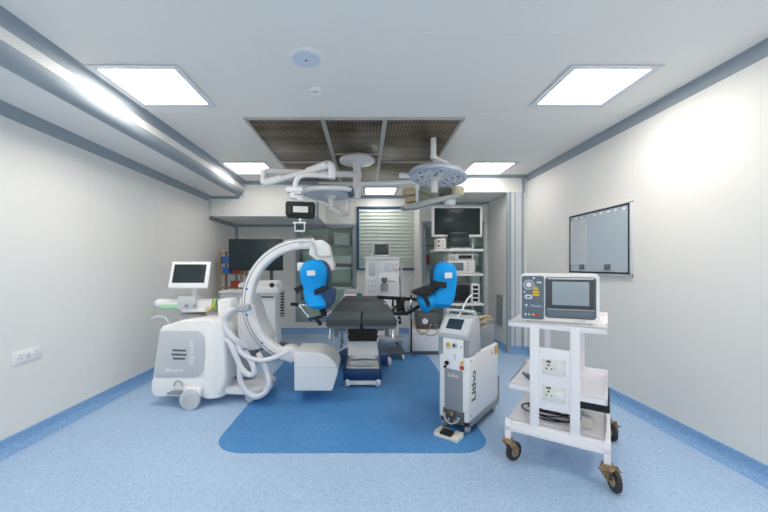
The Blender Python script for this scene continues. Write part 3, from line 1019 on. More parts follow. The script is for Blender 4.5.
for i in range(11):
    z = .50 + .037 * i
    b.bx(TX - .19 - .012 * (i % 2), TX + .19 + .012 * (i % 2), 4.66, 5.2, z, z + .034, .012)
b.build('bellows', RUBBER, t)
b = MB(); b.bx(TX - .24, TX + .24, 3.62, 5.2, .905, .955, .01); b.bx(TX - .2, TX - .13, 3.1, 3.7, .93, .965, .006); b.bx(TX + .13, TX + .2, 3.1, 3.7, .93, .965, .006)
b.build('top_frame', DGREY, t)
for s_ in (-1, 1):
    b = MB(); b.bx(TX + s_ * .325 - .008, TX + s_ * .325 + .008, 3.6, 5.2, .95, .985, .003); b.build('side_rail', STEEL, t)
    for y in (3.75, 4.4, 5.05):
        b = MB(); b.bx(TX + s_ * .24, TX + s_ * .318, y - .02, y + .02, .93, .955, .003); b.build('rail_bracket', STEEL, t)
    b = MB(); b.bx(TX + s_ * .155 - .148, TX + s_ * .155 + .148, 3.0, 3.525, .985, 1.045, .010, 2)
    lp = b.build('leg_pad', MATTR, t)
    b = MB(); b.bx(TX + s_ * .155 - .14, TX + s_ * .155 + .14, 3.01, 3.52, .963, .987, .005); b.build('pad_board', DGREY, lp)
    b = MB(); b.tube([V((TX + s_ * .27, 3.06, .965)), V((TX + s_ * .27, 3.05, .92)), V((TX + s_ * .275, 3.03, .875)), V((TX + s_ * .25, 3.03, .875))], .011, sub=1); b.build('leg_clamp', STEEL, t)
    b = MB(); b.cyl((TX + s_ * .22, 3.05, .96), (TX + s_ * .22, 3.05, .89), .018, seg=14); b.build('clamp_knob', DGREY, t)
b = MB()
b.prism([V((TX + x, y, .985)) for x, y in rpoly([(-.305, 3.54), (.305, 3.54), (.295, 4.55), (-.295, 4.55)], .02)], (0, 0, .06), .010, 2); b.build('seat_pad', MATTR, t)
b = MB(); b.prism([V((TX + x, y, .985)) for x, y in rpoly([(-.293, 4.565), (.293, 4.565), (.275, 5.40), (-.275, 5.40)], .03)], (0, 0, .06), .010, 2); b.build('back_pad', MATTR, t)
b = MB(); b.bx(TX - .27, TX + .27, 3.56, 5.36, .955, .987, .004); b.build('pad_tray', DGREY, t)
b = MB(); b.tube([V((TX - .31, 4.42, .94)), V((TX - .345, 4.45, .75)), V((TX - .37, 4.52, .50)), V((TX - .33, 4.62, .38)), V((TX - .2, 4.75, .44))], .008); b.build('mains_cable', WPLAST, t)

# ------------------------------------------------------------------ leg stirrups


def boot_ring(c, w, d, n=24, sq=.75):
    out = []
    for k_ in range(n):
        a = 2 * PI * k_ / n
        ca_, sa_ = math.cos(a), math.sin(a)
        out.append(V((c[0] + w * math.copysign(abs(ca_) ** sq, ca_), c[1] + d * math.copysign(abs(sa_) ** sq, sa_), c[2])))
    return out


def dome(rows, n=24):
    """close both ends of a list of (x, y, z, half width, half depth)"""
    rs = []
    f = rows[0]
    l = rows[-1]
    return [boot_ring(r[:3], r[3], r[4], n) for r in rows]


DB = 3.78
t = thing('leg_stirrup', 'bright blue padded leg stirrup in front of the C-arm head, left of the table', 'leg stirrup', (-.35, 3.8, 0), group='leg stirrups on the operating table')


def rows_px(rows, d):
    out = []
    for x0, x1, y, hd, dy in rows:
        a, c = P(x0, y, d), P(x1, y, d)
        out.append(((a.x + c.x) / 2, d + dy, a.z, (c.x - a.x) / 2, hd))
    return out


lft = [(310, 318, 259.8, .03, 0), (305.5, 322.5, 261.5, .06, 0), (302.5, 325.5, 265, .085, 0), (300.5, 327, 270, .10, 0), (300, 327.2, 275, .105, 0), (301, 326.5, 281, .105, 0),
       (303, 325, 287, .10, 0), (304, 324.5, 292, .095, -.01), (305, 325.5, 297, .095, -.03), (306, 327, 301, .09, -.06), (309, 327, 304.5, .08, -.08), (314, 325, 307, .05, -.09), (318, 322.5, 308.2, .02, -.09)]
b = MB(); b.rings(dome(rows_px(lft, DB))); b.build('boot_pad', BLUE, t)
sh = [(x0 + 5, x1 + 3.0, y, hd * .9, .07) for x0, x1, y, hd, dy in lft]
b = MB(); b.rings(dome(rows_px(sh, DB))); b.build('boot_shell', NAVYC, t)
b = MB(); b.prism([P(x, y, DB - .10) for x, y in rpoly([(322, 291), (332, 287.5), (335, 290), (334, 302), (329, 309), (322, 309)], 2)], (0, .18, 0), .03, 3); b.build('foot_shell', NAVYC, t)
for pl, dd in (([(293.5, 288.5), (303.5, 283.5), (305, 289), (297, 294)], -.06), ([(313.5, 290.5), (324.5, 285.5), (325.5, 290.5), (315, 295.5)], -.125)):
    b = MB(); b.prism([P(x, y, DB + dd) for x, y in rpoly(pl, .7)], (0, .022, 0), .006); b.build('strap', STRAP, t)
b = MB(); b.prism([P(x, y, DB - .114) for x, y in rpoly([(306.8, 270.6), (315, 270.3), (315.2, 275.5), (307, 275.8)], .5)], (0, .006, 0)); b.build('label_patch', WPLAST, t)
for a_, c_, r_, m_ in (((298, 304.5, DB), (318, 306.5, DB + .02), .014, STEEL), ((299, 304.5, DB - .02), (310.5, 319, DB - .05), .014, STEEL), ((290.5, 304, DB - .03), (299, 304.8, DB), .018, BLACK),
                       ((308.5, 318, DB - .05), (312, 320, DB - .05), .022, NAVY), ((315, 317, DB - .03), (321, 325, DB - .03), .02, BLACK), ((320, 304, DB + .04), (325, 316, DB + .02), .035, BLACK),
                       ((325, 314, DB + .02), (333.5, 316.5, 3.86), .022, STEEL), ((310.5, 319, DB - .05), (323, 316, DB), .016, BLACK)):
    b = MB(); b.cyl(P(*a_), P(*c_), r_, seg=16, bev=.003); b.build('support_bar', m_, t)
b = MB(); b.box((TX - .35, 3.86, .965), (.06, .07, .10), .01); b.build('rail_clamp', STEEL, t)
b = MB(); b.box((TX - .385, 3.86, .90), (.03, .03, .06), .01); b.build('clamp_knob', BLUEP, t)

DR = 4.15
t = thing('leg_stirrup', 'bright blue padded leg stirrup with black foot strap, right of the table', 'leg stirrup', (.45, 4.2, 0), group='leg stirrups on the operating table')
f2 = lambda x, y: (395 + x / 5.39, 255 + y / 5.39)
rr = []
for x0, x1, y, hd, dy in ((248, 285, 38, .03, 0), (228, 305, 46, .07, 0), (217, 319, 60, .09, 0), (208, 328, 85, .105, 0), (205, 331, 120, .11, 0), (207, 330, 155, .11, 0), (200, 326, 185, .105, 0),
                          (185, 320, 210, .10, -.02), (170, 312, 235, .10, -.04), (170, 300, 258, .09, -.06), (185, 285, 273, .06, -.06), (210, 262, 281, .02, -.06)):
    a, c = f2(x0, y), f2(x1, y)
    rr.append((a[0], c[0], a[1], hd, dy))
b = MB(); b.rings(dome(rows_px(rr, DR))); 
ft = []
for x0, x1, y, hd, dy in ((118, 190, 205, .05, -.05), (112, 205, 222, .09, -.07), (116, 208, 245, .10, -.09), (124, 200, 270, .09, -.1), (136, 186, 290, .06, -.1), (148, 166, 301, .02, -.1)):
    a, c = f2(x0, y), f2(x1, y)
    ft.append((a[0], c[0], a[1], hd, dy))
b.rings(dome(rows_px(ft, DR))); b.build('boot_pad', BLUE, t)
shr = [(x0 - 2.6, x1 - 5, y, hd * .9, .07) for x0, x1, y, hd, dy in rr[:9]]
b = MB(); b.rings(dome(rows_px(shr, DR))); b.build('boot_shell', NAVYC, t)
for pl, dd, th in (([(198, 136), (280, 148), (278, 180), (240, 176), (228, 192), (196, 182)], -.13, .024), ([(92, 204), (118, 190), (160, 176), (206, 168), (214, 205), (180, 222), (150, 218), (118, 214), (104, 214)], -.19, .20),
                   ([(150, 222), (172, 216), (190, 262), (186, 286), (172, 276), (160, 244)], -.205, .03)):
    b = MB(); b.prism([P(*f2(x, y), DR + dd) for x, y in rpoly(pl, 5)], (0, th, 0), .008); b.build('strap', STRAP, t)
b = MB(); b.prism([P(*f2(x, y), DR - .118) for x, y in rpoly([(268, 96), (308, 94), (309, 124), (269, 126)], 3)], (0, .006, 0)); b.build('label_patch', WPLAST, t)
for a_, c_, r_, m_ in (((377, 297, 4.30), (417, 299.5, 4.28), .022, BLACK), ((406, 314, 4.15), (424, 303.5, 4.15), .022, BLACK), ((392, 313, 4.05), (407, 313.5, 4.15), .024, BLACK), ((400, 298, 4.3), (404, 313, 4.2), .026, BLACK),
                       ((384, 303, 4.2), (400, 316, 4.15), .016, STEEL), ((388, 318, 4.0), (396, 306, 4.1), .016, BLACK), ((408, 310, 4.2), (412, 300, 4.2), .02, STEEL), ((393, 300, 4.25), (392, 322, 4.1), .014, BLACK), ((397, 297, 4.3), (400, 324, 4.25), .018, BLACK), ((386, 321, 4.1), (399, 320, 4.2), .014, STEEL), ((403, 300, 4.28), (398, 311, 4.2), .03, BLACK)):
    b = MB(); b.cyl(P(*a_), P(*c_), r_, seg=16, bev=.003); b.build('support_bar', m_, t)
b = MB(); b.box((TX + .35, 4.15, .965), (.06, .07, .11), .01); b.build('rail_clamp', STEEL, t)
b = MB(); b.cyl(P(389, 319, 4.0), P(389, 324, 4.0), .022, seg=14); b.build('clamp_knob', BLUEP, t)

# ------------------------------------------------------------------ anaesthesia machine
t = thing('anaesthesia_machine', 'tall white anaesthesia machine in front of the blinded window', 'anaesthesia machine', (.3, 6.7, 0))
DA = 6.4
A = lambda x, y, d=DA: P(355 + x / 7.314, 235 + y / 7.314, d)
b = MB(); b.bx(A(75, 0).x, A(322, 0).x, DA, DA + .5, .12, A(0, 168).z, .015); b.build('body', WHITE, t)
b = MB(); b.prism([A(x, y, DA - .03) for x, y in ((64, 165), (72, 160), (320, 160), (328, 168), (318, 182), (76, 182))], (0, .56, 0), .01); b.build('top_tray', WPLAST, t)
for x0, x1, y0, y1, m_, nm in ((84, 166, 190, 430, WPLAST, 'gas_panel'), (176, 316, 190, 272, WPLAST, 'display_panel'), (176, 316, 278, 430, PGREY, 'absorber_panel'), (84, 316, 438, 520, WPLAST, 'drawer'), (84, 316, 526, 600, WPLAST, 'drawer')):
    b = MB(); b.bx(A(x0, 0).x, A(x1, 0).x, DA - .014, DA + .01, A(0, y1).z, A(0, y0).z, .006); pn = b.build(nm, m_ if m_ != PGREY else WHITE, t)
    if nm == 'gas_panel':
        b = MB(); b.bx(A(102, 0).x, A(148, 0).x, DA - .018, DA, A(0, 300).z, A(0, 205).z, .003); b.build('flow_tubes', PGREY, pn)
        for y in (335, 373, 412):
            for x in (100, 125, 150):
                b = MB(); b.cyl(A(x, y, DA - .045), A(x, y, DA - .01), .012, seg=14, bev=.003); b.build('knob', LGREY if x != 125 else MGREY, pn)
    if nm == 'display_panel':
        b = MB(); b.bx(A(215, 0).x, A(258, 0).x, DA - .018, DA, A(0, 266).z, A(0, 204).z, .002); b.build('screen', LBLUE, pn)
        for x, y, m2 in ((275, 225, MGREY), (302, 215, DGREY), (304, 256, BLACK), (285, 250, RED)):
            b = MB(); b.cyl(A(x, y, DA - .04), A(x, y, DA - .01), .012, seg=14); b.build('knob', m2, pn)
    if nm == 'absorber_panel':
        b = MB(); b.cyl(A(215, 360, DA - .08), A(215, 312, DA - .08), .052, seg=24, bev=.01); b.build('absorber_dome', DGREY, pn)
        b = MB(); b.cyl(A(215, 410, DA - .08), A(215, 356, DA - .08), .062, seg=24, bev=.006); b.build('absorber_canister', MGREY, pn)
        b = MB(); b.bx(A(192, 0).x, A(240, 0).x, DA - .12, DA - .01, A(0, 358).z, A(0, 345).z, .006); b.build('absorber_clamp', CHROME, pn)
        b = MB(); b.tube([A(245, 345, DA - .04), A(270, 335, DA - .06), A(300, 345, DA - .04)], .012); b.build('breathing_tube', LGREY, pn)
b = MB(); b.tube([A(318, 240, DA + .05), A(335, 232, DA + .03), A(341, 260, DA), A(340, 400, DA), A(346, 520, DA)], .018); b.build('hose', LGREY, t)
b = MB(); b.tube([A(322, 300, DA + .1), A(334, 380, DA + .05), A(330, 490, DA + .05)], .014); b.build('hose', MGREY, t)
for x, y in ((.02, 6.46), (.6, 6.46), (.02, 6.84), (.6, 6.84)):
    b = MB(); b.cyl((x, y, .08), (x, y, .13), .02, seg=12); b.build('caster_stem', MGREY, t)
    wheel(t, (x, y, .05), .05, .035, (1, .3, 0), DGREY, LGREY)
t = thing('patient_monitor', 'small dark patient monitor on top of the anaesthesia machine', 'monitor', (A(195, 0).x, DA + .1, A(0, 160).z))
b = MB(); b.bx(A(140, 0).x, A(252, 0).x, DA + .05, DA + .2, A(0, 152).z, A(0, 60).z, .012); b.build('housing', WPLAST, t)
b = MB(); b.bx(A(144, 0).x, A(248, 0).x, DA + .042, DA + .06, A(0, 144).z, A(0, 66).z, .004); b.build('screen', mat('slate_screen', (.06, .075, .085), .2), t)
b = MB(); b.bx(A(160, 0).x, A(232, 0).x, DA + .06, DA + .19, A(0, 160).z, A(0, 152).z + .002, .004); b.build('foot', LGREY, t)
t = thing('gas_module', 'small pale module beside the monitor on the anaesthesia machine', 'monitor module', (A(115, 0).x, DA + .12, A(0, 160).z))
b = MB(); b.bx(A(102, 0).x, A(130, 0).x, DA + .06, DA + .18, A(0, 160).z, A(0, 130).z, .008); b.build('body', LGREY, t)
b = MB(); b.cyl(A(116, 132, DA + .12), A(120, 105, DA + .12), .02, seg=14); b.build('probe', PGREY, t)

# small trolley with packs between cupboard and anaesthesia machine
t = thing('instrument_trolley', 'small steel trolley left of the anaesthesia machine, carrying packs', 'trolley', (-.25, 6.6, 0))
b = MB(); b.bx(-.44, -.06, 6.4, 6.8, .885, .90, .004); b.build('tray', STEEL, t)
b = MB(); b.bx(-.44, -.06, 6.4, 6.8, .30, .315, .004); b.build('shelf', STEEL, t)
for x in (-.43, -.07):
    for y in (6.41, 6.79):
        b = MB(); b.cyl((x, y, .08), (x, y, .93), .012, seg=12); b.build('leg', STEEL, t)
        wheel(t, (x, y, .04), .04, .025, (1, 0, 0), DGREY, LGREY)
for i, (x, z, w_, h_, m_, l) in enumerate(((-.27, .90, .24, .08, WPLAST, 'lowest white carton on the steel trolley'), (-.28, .98, .20, .05, mat('pinkish_card', (.66, .52, .46), .7), 'pinkish carton in the middle of the pile on the trolley'),
                                           (-.26, 1.03, .20, .035, LGREY, 'flat grey carton on top of the pile on the trolley'))):
    b = MB(); b.box((x, 6.6, z + h_ / 2), (w_, .2, h_), .004, 2, ROTZ(.1 * i)); o = b.build('carton', m_)
    tag(o, l, 'box', 'cartons on the steel trolley')
b = MB()
rows = [(-.115, 6.55, .9005 + .0, .05, .10), (-.11, 6.55, .93, .06, .12), (-.105, 6.55, .97, .055, .10), (-.11, 6.55, .995, .03, .06)]
b.rings([boot_ring(r[:3], r[3], r[4], 20, .8) for r in rows]); tag(b.build('cloth_pack', GREENC), 'folded dark green cloth pack on the steel trolley', 'cloth pack')

# ------------------------------------------------------------------ equipment tower
t = thing('equipment_tower', 'white endoscopy equipment tower with shelves at the right rear', 'equipment tower', (1.8, 6.45, 0))
DT = 6.2
for z, x0, x1 in ((1.80, 1.24, 2.09), (1.365, 1.48, 2.09), (.84, 1.40, 2.10), (.22, 1.40, 2.10)):
    b = MB(); b.bx(x0, x1, DT, DT + .5, z - .04, z, .008); b.build('shelf', WHITE, t)
for x in (1.50, 2.03):
    b = MB(); b.bx(x - .02, x + .02, DT + .42, DT + .47, .1, 2.15, .006); b.build('post', LGREY, t)
for x in (1.45, 2.05):
    for y in (DT + .05, DT + .45):
        b = MB(); b.cyl((x, y, .09), (x, y, .19), .016, seg=12); b.build('caster_stem', STEEL, t)
        wheel(t, (x, y, .055), .055, .035, (1, .3, 0), DGREY, LGREY)
b = MB(); b.bx(1.7, 1.83, DT + .36, DT + .45, 2.05, 2.2, .01); b.build('screen_bracket', LGREY, t)
c0, c1 = P(432, 206, DT + .3), P(482.5, 237, DT + .3)
b = MB(); b.bx(c0.x, c1.x, DT + .30, DT + .36, c1.z, c0.z, .012); hs = lab(b.build('screen_housing', WHITE, t), 'white framed large screen')
b = MB(); b.bx(c0.x + .045, c1.x - .045, DT + .292, DT + .31, c1.z + .045, c0.z - .04, .004); b.build('screen', SCREEN, hs)


def device(name, label, cat, x0, x1, y0, y1, z, h, m, group=None):
    t = thing(name, label, cat, ((x0 + x1) / 2, (y0 + y1) / 2, z), group=group)
    b = MB(); b.bx(x0, x1, y0, y1, z + .008, z + h, .008); b.build('housing', m, t)
    for x in (x0 + .03, x1 - .03):
        for y in (y0 + .03, y1 - .03):
            b = MB(); b.cyl((x, y, z), (x, y, z + .01), .012, seg=10); b.build('foot', DGREY, t)
    return t


q = device('light_source', 'white light source unit at the left end of the tower top shelf', 'medical device', 1.27, 1.44, DT + .06, DT + .28, 1.80, .19, OFFW)
for z in (1.86, 1.94):
    b = MB(); b.bx(1.295, 1.33, DT + .05, DT + .07, z - .012, z + .012, .002); b.build('socket', BLACK, q)
    b = MB(); b.cyl((1.39, DT + .045, z), (1.39, DT + .07, z), .014, seg=14); b.build('knob', LGREY, q)
t2 = thing('tablet_screen', 'small dark tablet screen standing on the tower top shelf', 'tablet', (1.68, DT + .06, 1.80))
c0, c1 = P(449, 231, DT), P(471, 245.5, DT)
b = MB(); b.box(((c0.x + c1.x) / 2, DT + .1, (c0.z + c1.z) / 2 - .01), (c1.x - c0.x, .02, c0.z - c1.z), .008, 2, ROTX(-.15)); b.build('screen', SCREEN, t2)
b = MB(); b.bx(c0.x + .03, c1.x + .0, DT + .02, DT + .18, 1.80, 1.822, .006); b.build('stand', LGREY, t2)
q = device('camera_control_unit', 'flat camera control unit with black window under the tower top shelf', 'medical device', 1.48, 1.92, DT + .04, DT + .4, 1.603, .11, OFFW)
b = MB(); b.bx(1.66, 1.89, DT + .03, DT + .05, 1.63, 1.69, .003); b.build('window', BLACK, q)
for x in (1.53, 1.58):
    b = MB(); b.cyl((x, DT + .02, 1.655), (x, DT + .05, 1.655), .016, seg=14); b.build('knob', MGREY, q)
q = device('insufflator', 'white insufflator unit with grey display on the tower middle shelf', 'medical device', 1.46, 1.95, DT + .03, DT + .42, 1.365, .235, OFFW)
b = MB(); b.bx(1.52, 1.74, DT + .02, DT + .04, 1.42, 1.56, .003); b.build('display', SLATE, q)
for z in (1.43, 1.49, 1.55):
    b = MB(); b.cyl((1.82, DT + .01, z), (1.82, DT + .04, z), .018, seg=14); b.build('knob', LGREY, q)
q = device('recorder', 'black fronted recorder box on the tower lower shelf', 'medical device', 1.48, 1.86, DT + .03, DT + .42, .84, .36, DGREY)
b = MB(); b.bx(1.5, 1.84, DT + .02, DT + .04, .88, 1.17, .004); b.build('window', BLACK, q)
q = device('keypad_unit', 'white unit with a column of black keys on the tower lower shelf', 'medical device', 1.88, 2.03, DT + .03, DT + .42, .84, .34, WPLAST)
for z in (.90, .975, 1.05, 1.125):
    b = MB(); b.bx(1.91, 2.0, DT + .018, DT + .04, z - .026, z + .026, .004); b.build('key', BLACK, q)
q = device('irrigation_pump', 'grey pump on the bottom shelf of the equipment tower', 'medical device', 1.5, 2.0, DT + .05, DT + .42, .22, .34, LGREY)
b = MB(); b.bx(1.55, 1.75, DT + .04, DT + .06, .3, .45, .004); b.build('display', SLATE, q)

# white box with generator and leads right of table
t = thing('equipment_box', 'low white equipment box on a dark plinth between table and laser console', 'cabinet', (1.1, 6.2, 0))
b = MB(); b.bx(.80, 1.33, 5.95, 6.35, .06, .42, .008); b.build('body', CART, t)
b = MB(); b.bx(.81, 1.32, 5.96, 6.34, 0, .06, .004); b.build('plinth', DGREY, t)
b = MB(); b.bx(.82, 1.31, 5.942, 5.955, .09, .39, .004); b.build('door', CART, t)
t = thing('generator', 'dark green electrosurgical generator on the low white equipment box', 'medical device', (1.1, 6.15, .42))
b = MB(); b.bx(.88, 1.28, 6.0, 6.3, .43, .72, .01); b.build('housing', mat('dark_green_case', (.045, .075, .06), .5), t)
b = MB(); b.bx(.90, 1.26, 5.993, 6.003, .45, .70, .004); b.build('fascia', DGREY, t)
b = MB(); b.cyl((1.02, 5.97, .56), (1.02, 6.0, .56), .05, seg=20, bev=.01); b.build('dial', WPLAST, t)
for x in (.94, 1.12, 1.2):
    b = MB(); b.cyl((x, 5.975, .5), (x, 6.0, .5), .018, seg=12); b.build('socket', BRASS if x != .94 else RED, t)
for x in (.92, 1.24):
    for y in (6.04, 6.26):
        b = MB(); b.cyl((x, y, .42), (x, y, .432), .015, seg=10); b.build('foot', DGREY, t)
b = MB(); b.tube([V((1.12, 5.97, .5)), V((1.05, 5.93, .40)), V((.95, 5.925, .35)), V((.86, 5.925, .45)), V((.83, 5.97, .6))], .01)
b.tube([V((1.2, 5.97, .5)), V((1.22, 5.92, .40)), V((1.12, 5.915, .33)), V((.98, 5.915, .38)), V((.88, 5.92, .43))], .008)
tag(b.build('power_lead', FIBRE), 'tan leads drooping over the front of the low white equipment box', 'cable')

# foot trolley in shadow behind table
t = thing('drip_stand', 'thin black stand pole beside the low white equipment box', 'stand', (.78, 5.9, 0))
b = MB(); b.cyl((.775, 5.9, .03), (.775, 5.9, 1.02), .014, seg=14); b.build('pole', BLACK, t)
b = MB()
for k_ in range(3):
    a_ = 2 * PI * k_ / 3 + .9
    b.cyl((.775, 5.9, .06), (.775 + .12 * math.cos(a_), 5.9 + .12 * math.sin(a_), .015), .012, seg=10)
b.build('base', DGREY, t)
b = MB(); b.cyl((.775, 5.9, .62), (.775, 5.9, .70), .022, seg=14); b.build('collar', MGREY, t)

t = thing('kick_stand', 'low steel kick bowl stand on casters behind the operating table', 'stand', (.42, 5.75, 0))
b = MB(); b.bx(.22, .62, 5.6, 5.95, .30, .33, .006); b.build('top', STEEL, t)
b = MB(); b.bx(.20, .64, 5.58, 5.97, .10, .14, .006); b.build('base', DGREY, t)
for x in (.24, .60):
    for y in (5.62, 5.93):
        b = MB(); b.cyl((x, y, .13), (x, y, .31), .012, seg=10); b.build('leg', STEEL, t)
        wheel(t, (x, y, .05), .05, .03, (1, .2, 0), WPLAST, LGREY)

# ------------------------------------------------------------------ laser console ("Litho")
RZ = math.radians(-39.5)
t = thing('laser_console', 'white and grey floor standing laser console marked Litho', 'laser machine', (.685, 3.27, 0), RZ)
w_, l_ = .29, .76
b = MB(); b.bx(0, w_, 0, l_, .11, .705, .022, 3); b.build('body', WHITE, t, False)
b = MB()
b.prism([V((-.004, y, z)) for y, z in rpoly([(.05, .075), (.74, .075), (.772, .10), (.772, .36), (.752, .36), (.74, .18), (.70, .14), (.05, .13)], .012)], (w_ + .01, 0, 0), .006); b.build('skirt', MGREY, t, False)
b = MB(); b.bx(.015, w_ - .015, .03, .7, .07, .12); b.build('underframe', BLACK, t, False)
b = MB(); b.bx(.062, .235, -.012, .01, .20, .575, .006); fp = b.build('front_panel', MGREY, t, False)
text('lettering', 'Litho', .05, WHITE, fp, (.148, -.0125, .515), FACE, align='CENTER')
b = MB(); b.bx(.045, .25, -.004, .01, .085, .205, .004); nb = b.build('connector_bay', DGREY, t, False)
for x, z, m_ in ((.08, .165, BRASS), (.15, .18, BRASS), (.21, .15, STEEL), (.12, .12, STEEL), (.18, .115, BRASS)):
    b = MB(); b.cyl((x, -.045, z), (x, .0, z), .016, seg=14, bev=.003); b.build('connector', m_, nb, False)
b = MB(); b.tube([V((.08, -.04, .165)), V((.09, -.06, .14)), V((.14, -.065, .10)), V((.2, -.05, .12)), V((.21, -.04, .15))], .006); b.build('water_tube', LGREY, nb, False)
# console head
prof = [(-.014, .845), (-.014, .875), (.135, 1.03), (.19, 1.045), (.235, 1.0), (.27, .71), (.01, .71), (.01, .845)]
b = MB(); b.prism([V((-.006, y, z)) for y, z in rpoly(prof, .014)], (w_ + .012, 0, 0), .008); hd = b.build('console_head', mat('console_grey', (.46, .48, .505), .4), t, False)
nrm = V((0, -.155, .149)).normalized()
Rs = M4.Rotation(math.atan2(.155, .149), 3, 'X')
b = MB(); b.box((w_ / 2, .060, .9535), (.26, .19, .006), .002, 2, Rs); b.build('sloped_panel', LGREY, hd, False)
b = MB(); b.box((w_ / 2 - .015, .068, .9665), (.15, .115, .006), .003, 2, Rs); b.build('touch_screen', mat('deep_blue_screen', (.02, .045, .075), .2), hd, False)
b = MB(); b.bx(.02, w_ - .02, .26, .70, .70, .90, .012); b.build('rear_case', mat('case_grey', (.24, .26, .275), .45), t, False)
b = MB(); b.bx(.045, w_ - .045, -.012, .012, .565, .845, .006); wp = b.build('button_plate', WHITE, t, False)
for x in (0, w_ - .042):
    b = MB(); b.bx(x, x + .042, -.012, .16, .69, .85, .008); b.build('corner_guard', MGREY, t, False)
for x, z, r_, m_ in ((.10, .79, .016, BRASS), (.105, .765, .012, YELLOW), (.165, .79, .026, LGREY), (.165, .79, .012, BLACK), (.225, .78, .010, LGREY), (.09, .62, .020, BLACK), (.235, .60, .020, RED), (.235, .645, .014, YELLOW), (.075, .585, .012, BLACK)):
    b = MB(); b.cyl((x, -.026 - (.006 if r_ == .012 else 0), z), (x, -.01, z), r_, seg=18, bev=.002); b.build('button', m_, wp, False)
b = MB(); b.bx(.165, .171, -.014, -.01, .66, .71); b.build('key_slot', MGREY, wp, False)
b = MB(); b.tube([V((.01, .2, .99)), V((.01, .16, 1.07)), V((.03, .15, 1.082)), V((w_ - .03, .15, 1.082)), V((w_ - .01, .16, 1.07)), V((w_ - .01, .22, .97))], .013, sub=3); b.build('push_handle', LGREY, t, False)
b = MB(); b.tube([V((.13, .12, 1.02)), V((.15, .17, 1.08)), V((.165, .26, 1.18)), V((.18, .33, 1.22))], .008); b.build('fibre_lead', WPLAST, t, False)
text('lettering', 'Litho', .125, DGREY, t, (w_ + .0008, .115, .42), M4.Rotation(PI / 2, 3, 'Z') @ FACE @ M4.Rotation(PI / 2, 3, 'Z'), bold=.004, sx=1.05)
b = MB(); b.bx(w_ - .002, w_ + .0015, .645, .735, .60, .69, .0005); lab(b.build('warning_label', ORANGE, t, False), 'orange warning label')
b = MB(); b.bx(w_ - .002, w_ + .0015, .56, .585, .61, .655, .0005); b.build('small_label', mat('pink_label', (.75, .45, .38), .5), t, False)
for y, z in ((.05, .655), (.05, .17)):
    b = MB(); b.cyl((w_ - .002, y, z), (w_ + .002, y, z), .008, seg=10); b.build('screw', MGREY, t, False)
for x, y in ((.035, .06), (.255, .06), (.035, .68), (.255, .68)):
    b = MB(); b.cyl((x, y, .05), (x, y, .09), .014, seg=10); b.build('caster_stem', STEEL, t, False)
    a_ = XF[t.name] @ V((x, y, .04)); wheel(t, a_, .04, .035, (.8, -.6, 0), MGREY, LGREY)
b = MB()
for i in range(7):
    random.seed(40 + i)
    z = .912 + .018 * (i % 3) + .004 * i
    b.tube([V((.04 + .03 * i, .28, z)), V((.05 + .03 * i + random.uniform(-.02, .02), .40, z + .015)), V((.06 + .025 * i, .55, z + random.uniform(0, .02))), V((.08 + .02 * i, .70, z + .01)), V((.10 + .02 * i, .80, z - .01))], .010)
bmesh.ops.transform(b.bm, matrix=XF[t.name], verts=b.bm.verts)
tag(b.build('fibre_bundle', FIBRE), 'bundle of tan cables lying on the rear of the laser console', 'cable')

t = thing('foot_pedal', 'white foot pedal with black tread on the floor before the laser console', 'foot pedal', (.743, 3.105, 0), math.radians(-40))
b = MB(); b.prism([V((x, y, .0)) for x, y in rpoly([(-.115, -.085), (.115, -.085), (.115, .05), (.08, .09), (-.08, .09), (-.115, .05)], .02)], (0, 0, .028), .008); b.build('base', OFFW, t, False)
b = MB()
for s_ in (-1, 1):
    b.bx(s_ * .1 - .014, s_ * .1 + .014, -.07, .06, .025, .045, .01)
b.build('guard_rim', OFFW, t, False)
b = MB(); b.box((-.005, -.03, .042), (.11, .085, .022), .008, 2, ROTX(.12)); b.build('tread', BLACK, t, False)
b = MB(); b.bx(-.02, .03, .055, .08, .026, .045, .006); b.build('hinge', BLUEP, t, False)

# ------------------------------------------------------------------ cart on the right with laser display
RZC = math.radians(-34.5)
t = thing('equipment_cart', 'white three shelf equipment cart on rusty casters at the right', 'cart', (1.10, 2.70, 0), RZC)
w_, l_ = .627, .68


def tray(z, name, d1=l_):
    b = MB()
    b.bx(0, w_, 0, d1, z - .010, z)
    b.bx(0, w_, 0, .012, z - .045, z, .002)
    b.bx(0, .012, 0, d1, z - .03, z, .002)
    b.bx(w_ - .012, w_, 0, d1, z - .045, z + .032, .002)
    b.bx(0, w_, d1 - .012, d1, z - .02, z + .032, .002)
    return b.build(name, CART, t, False)


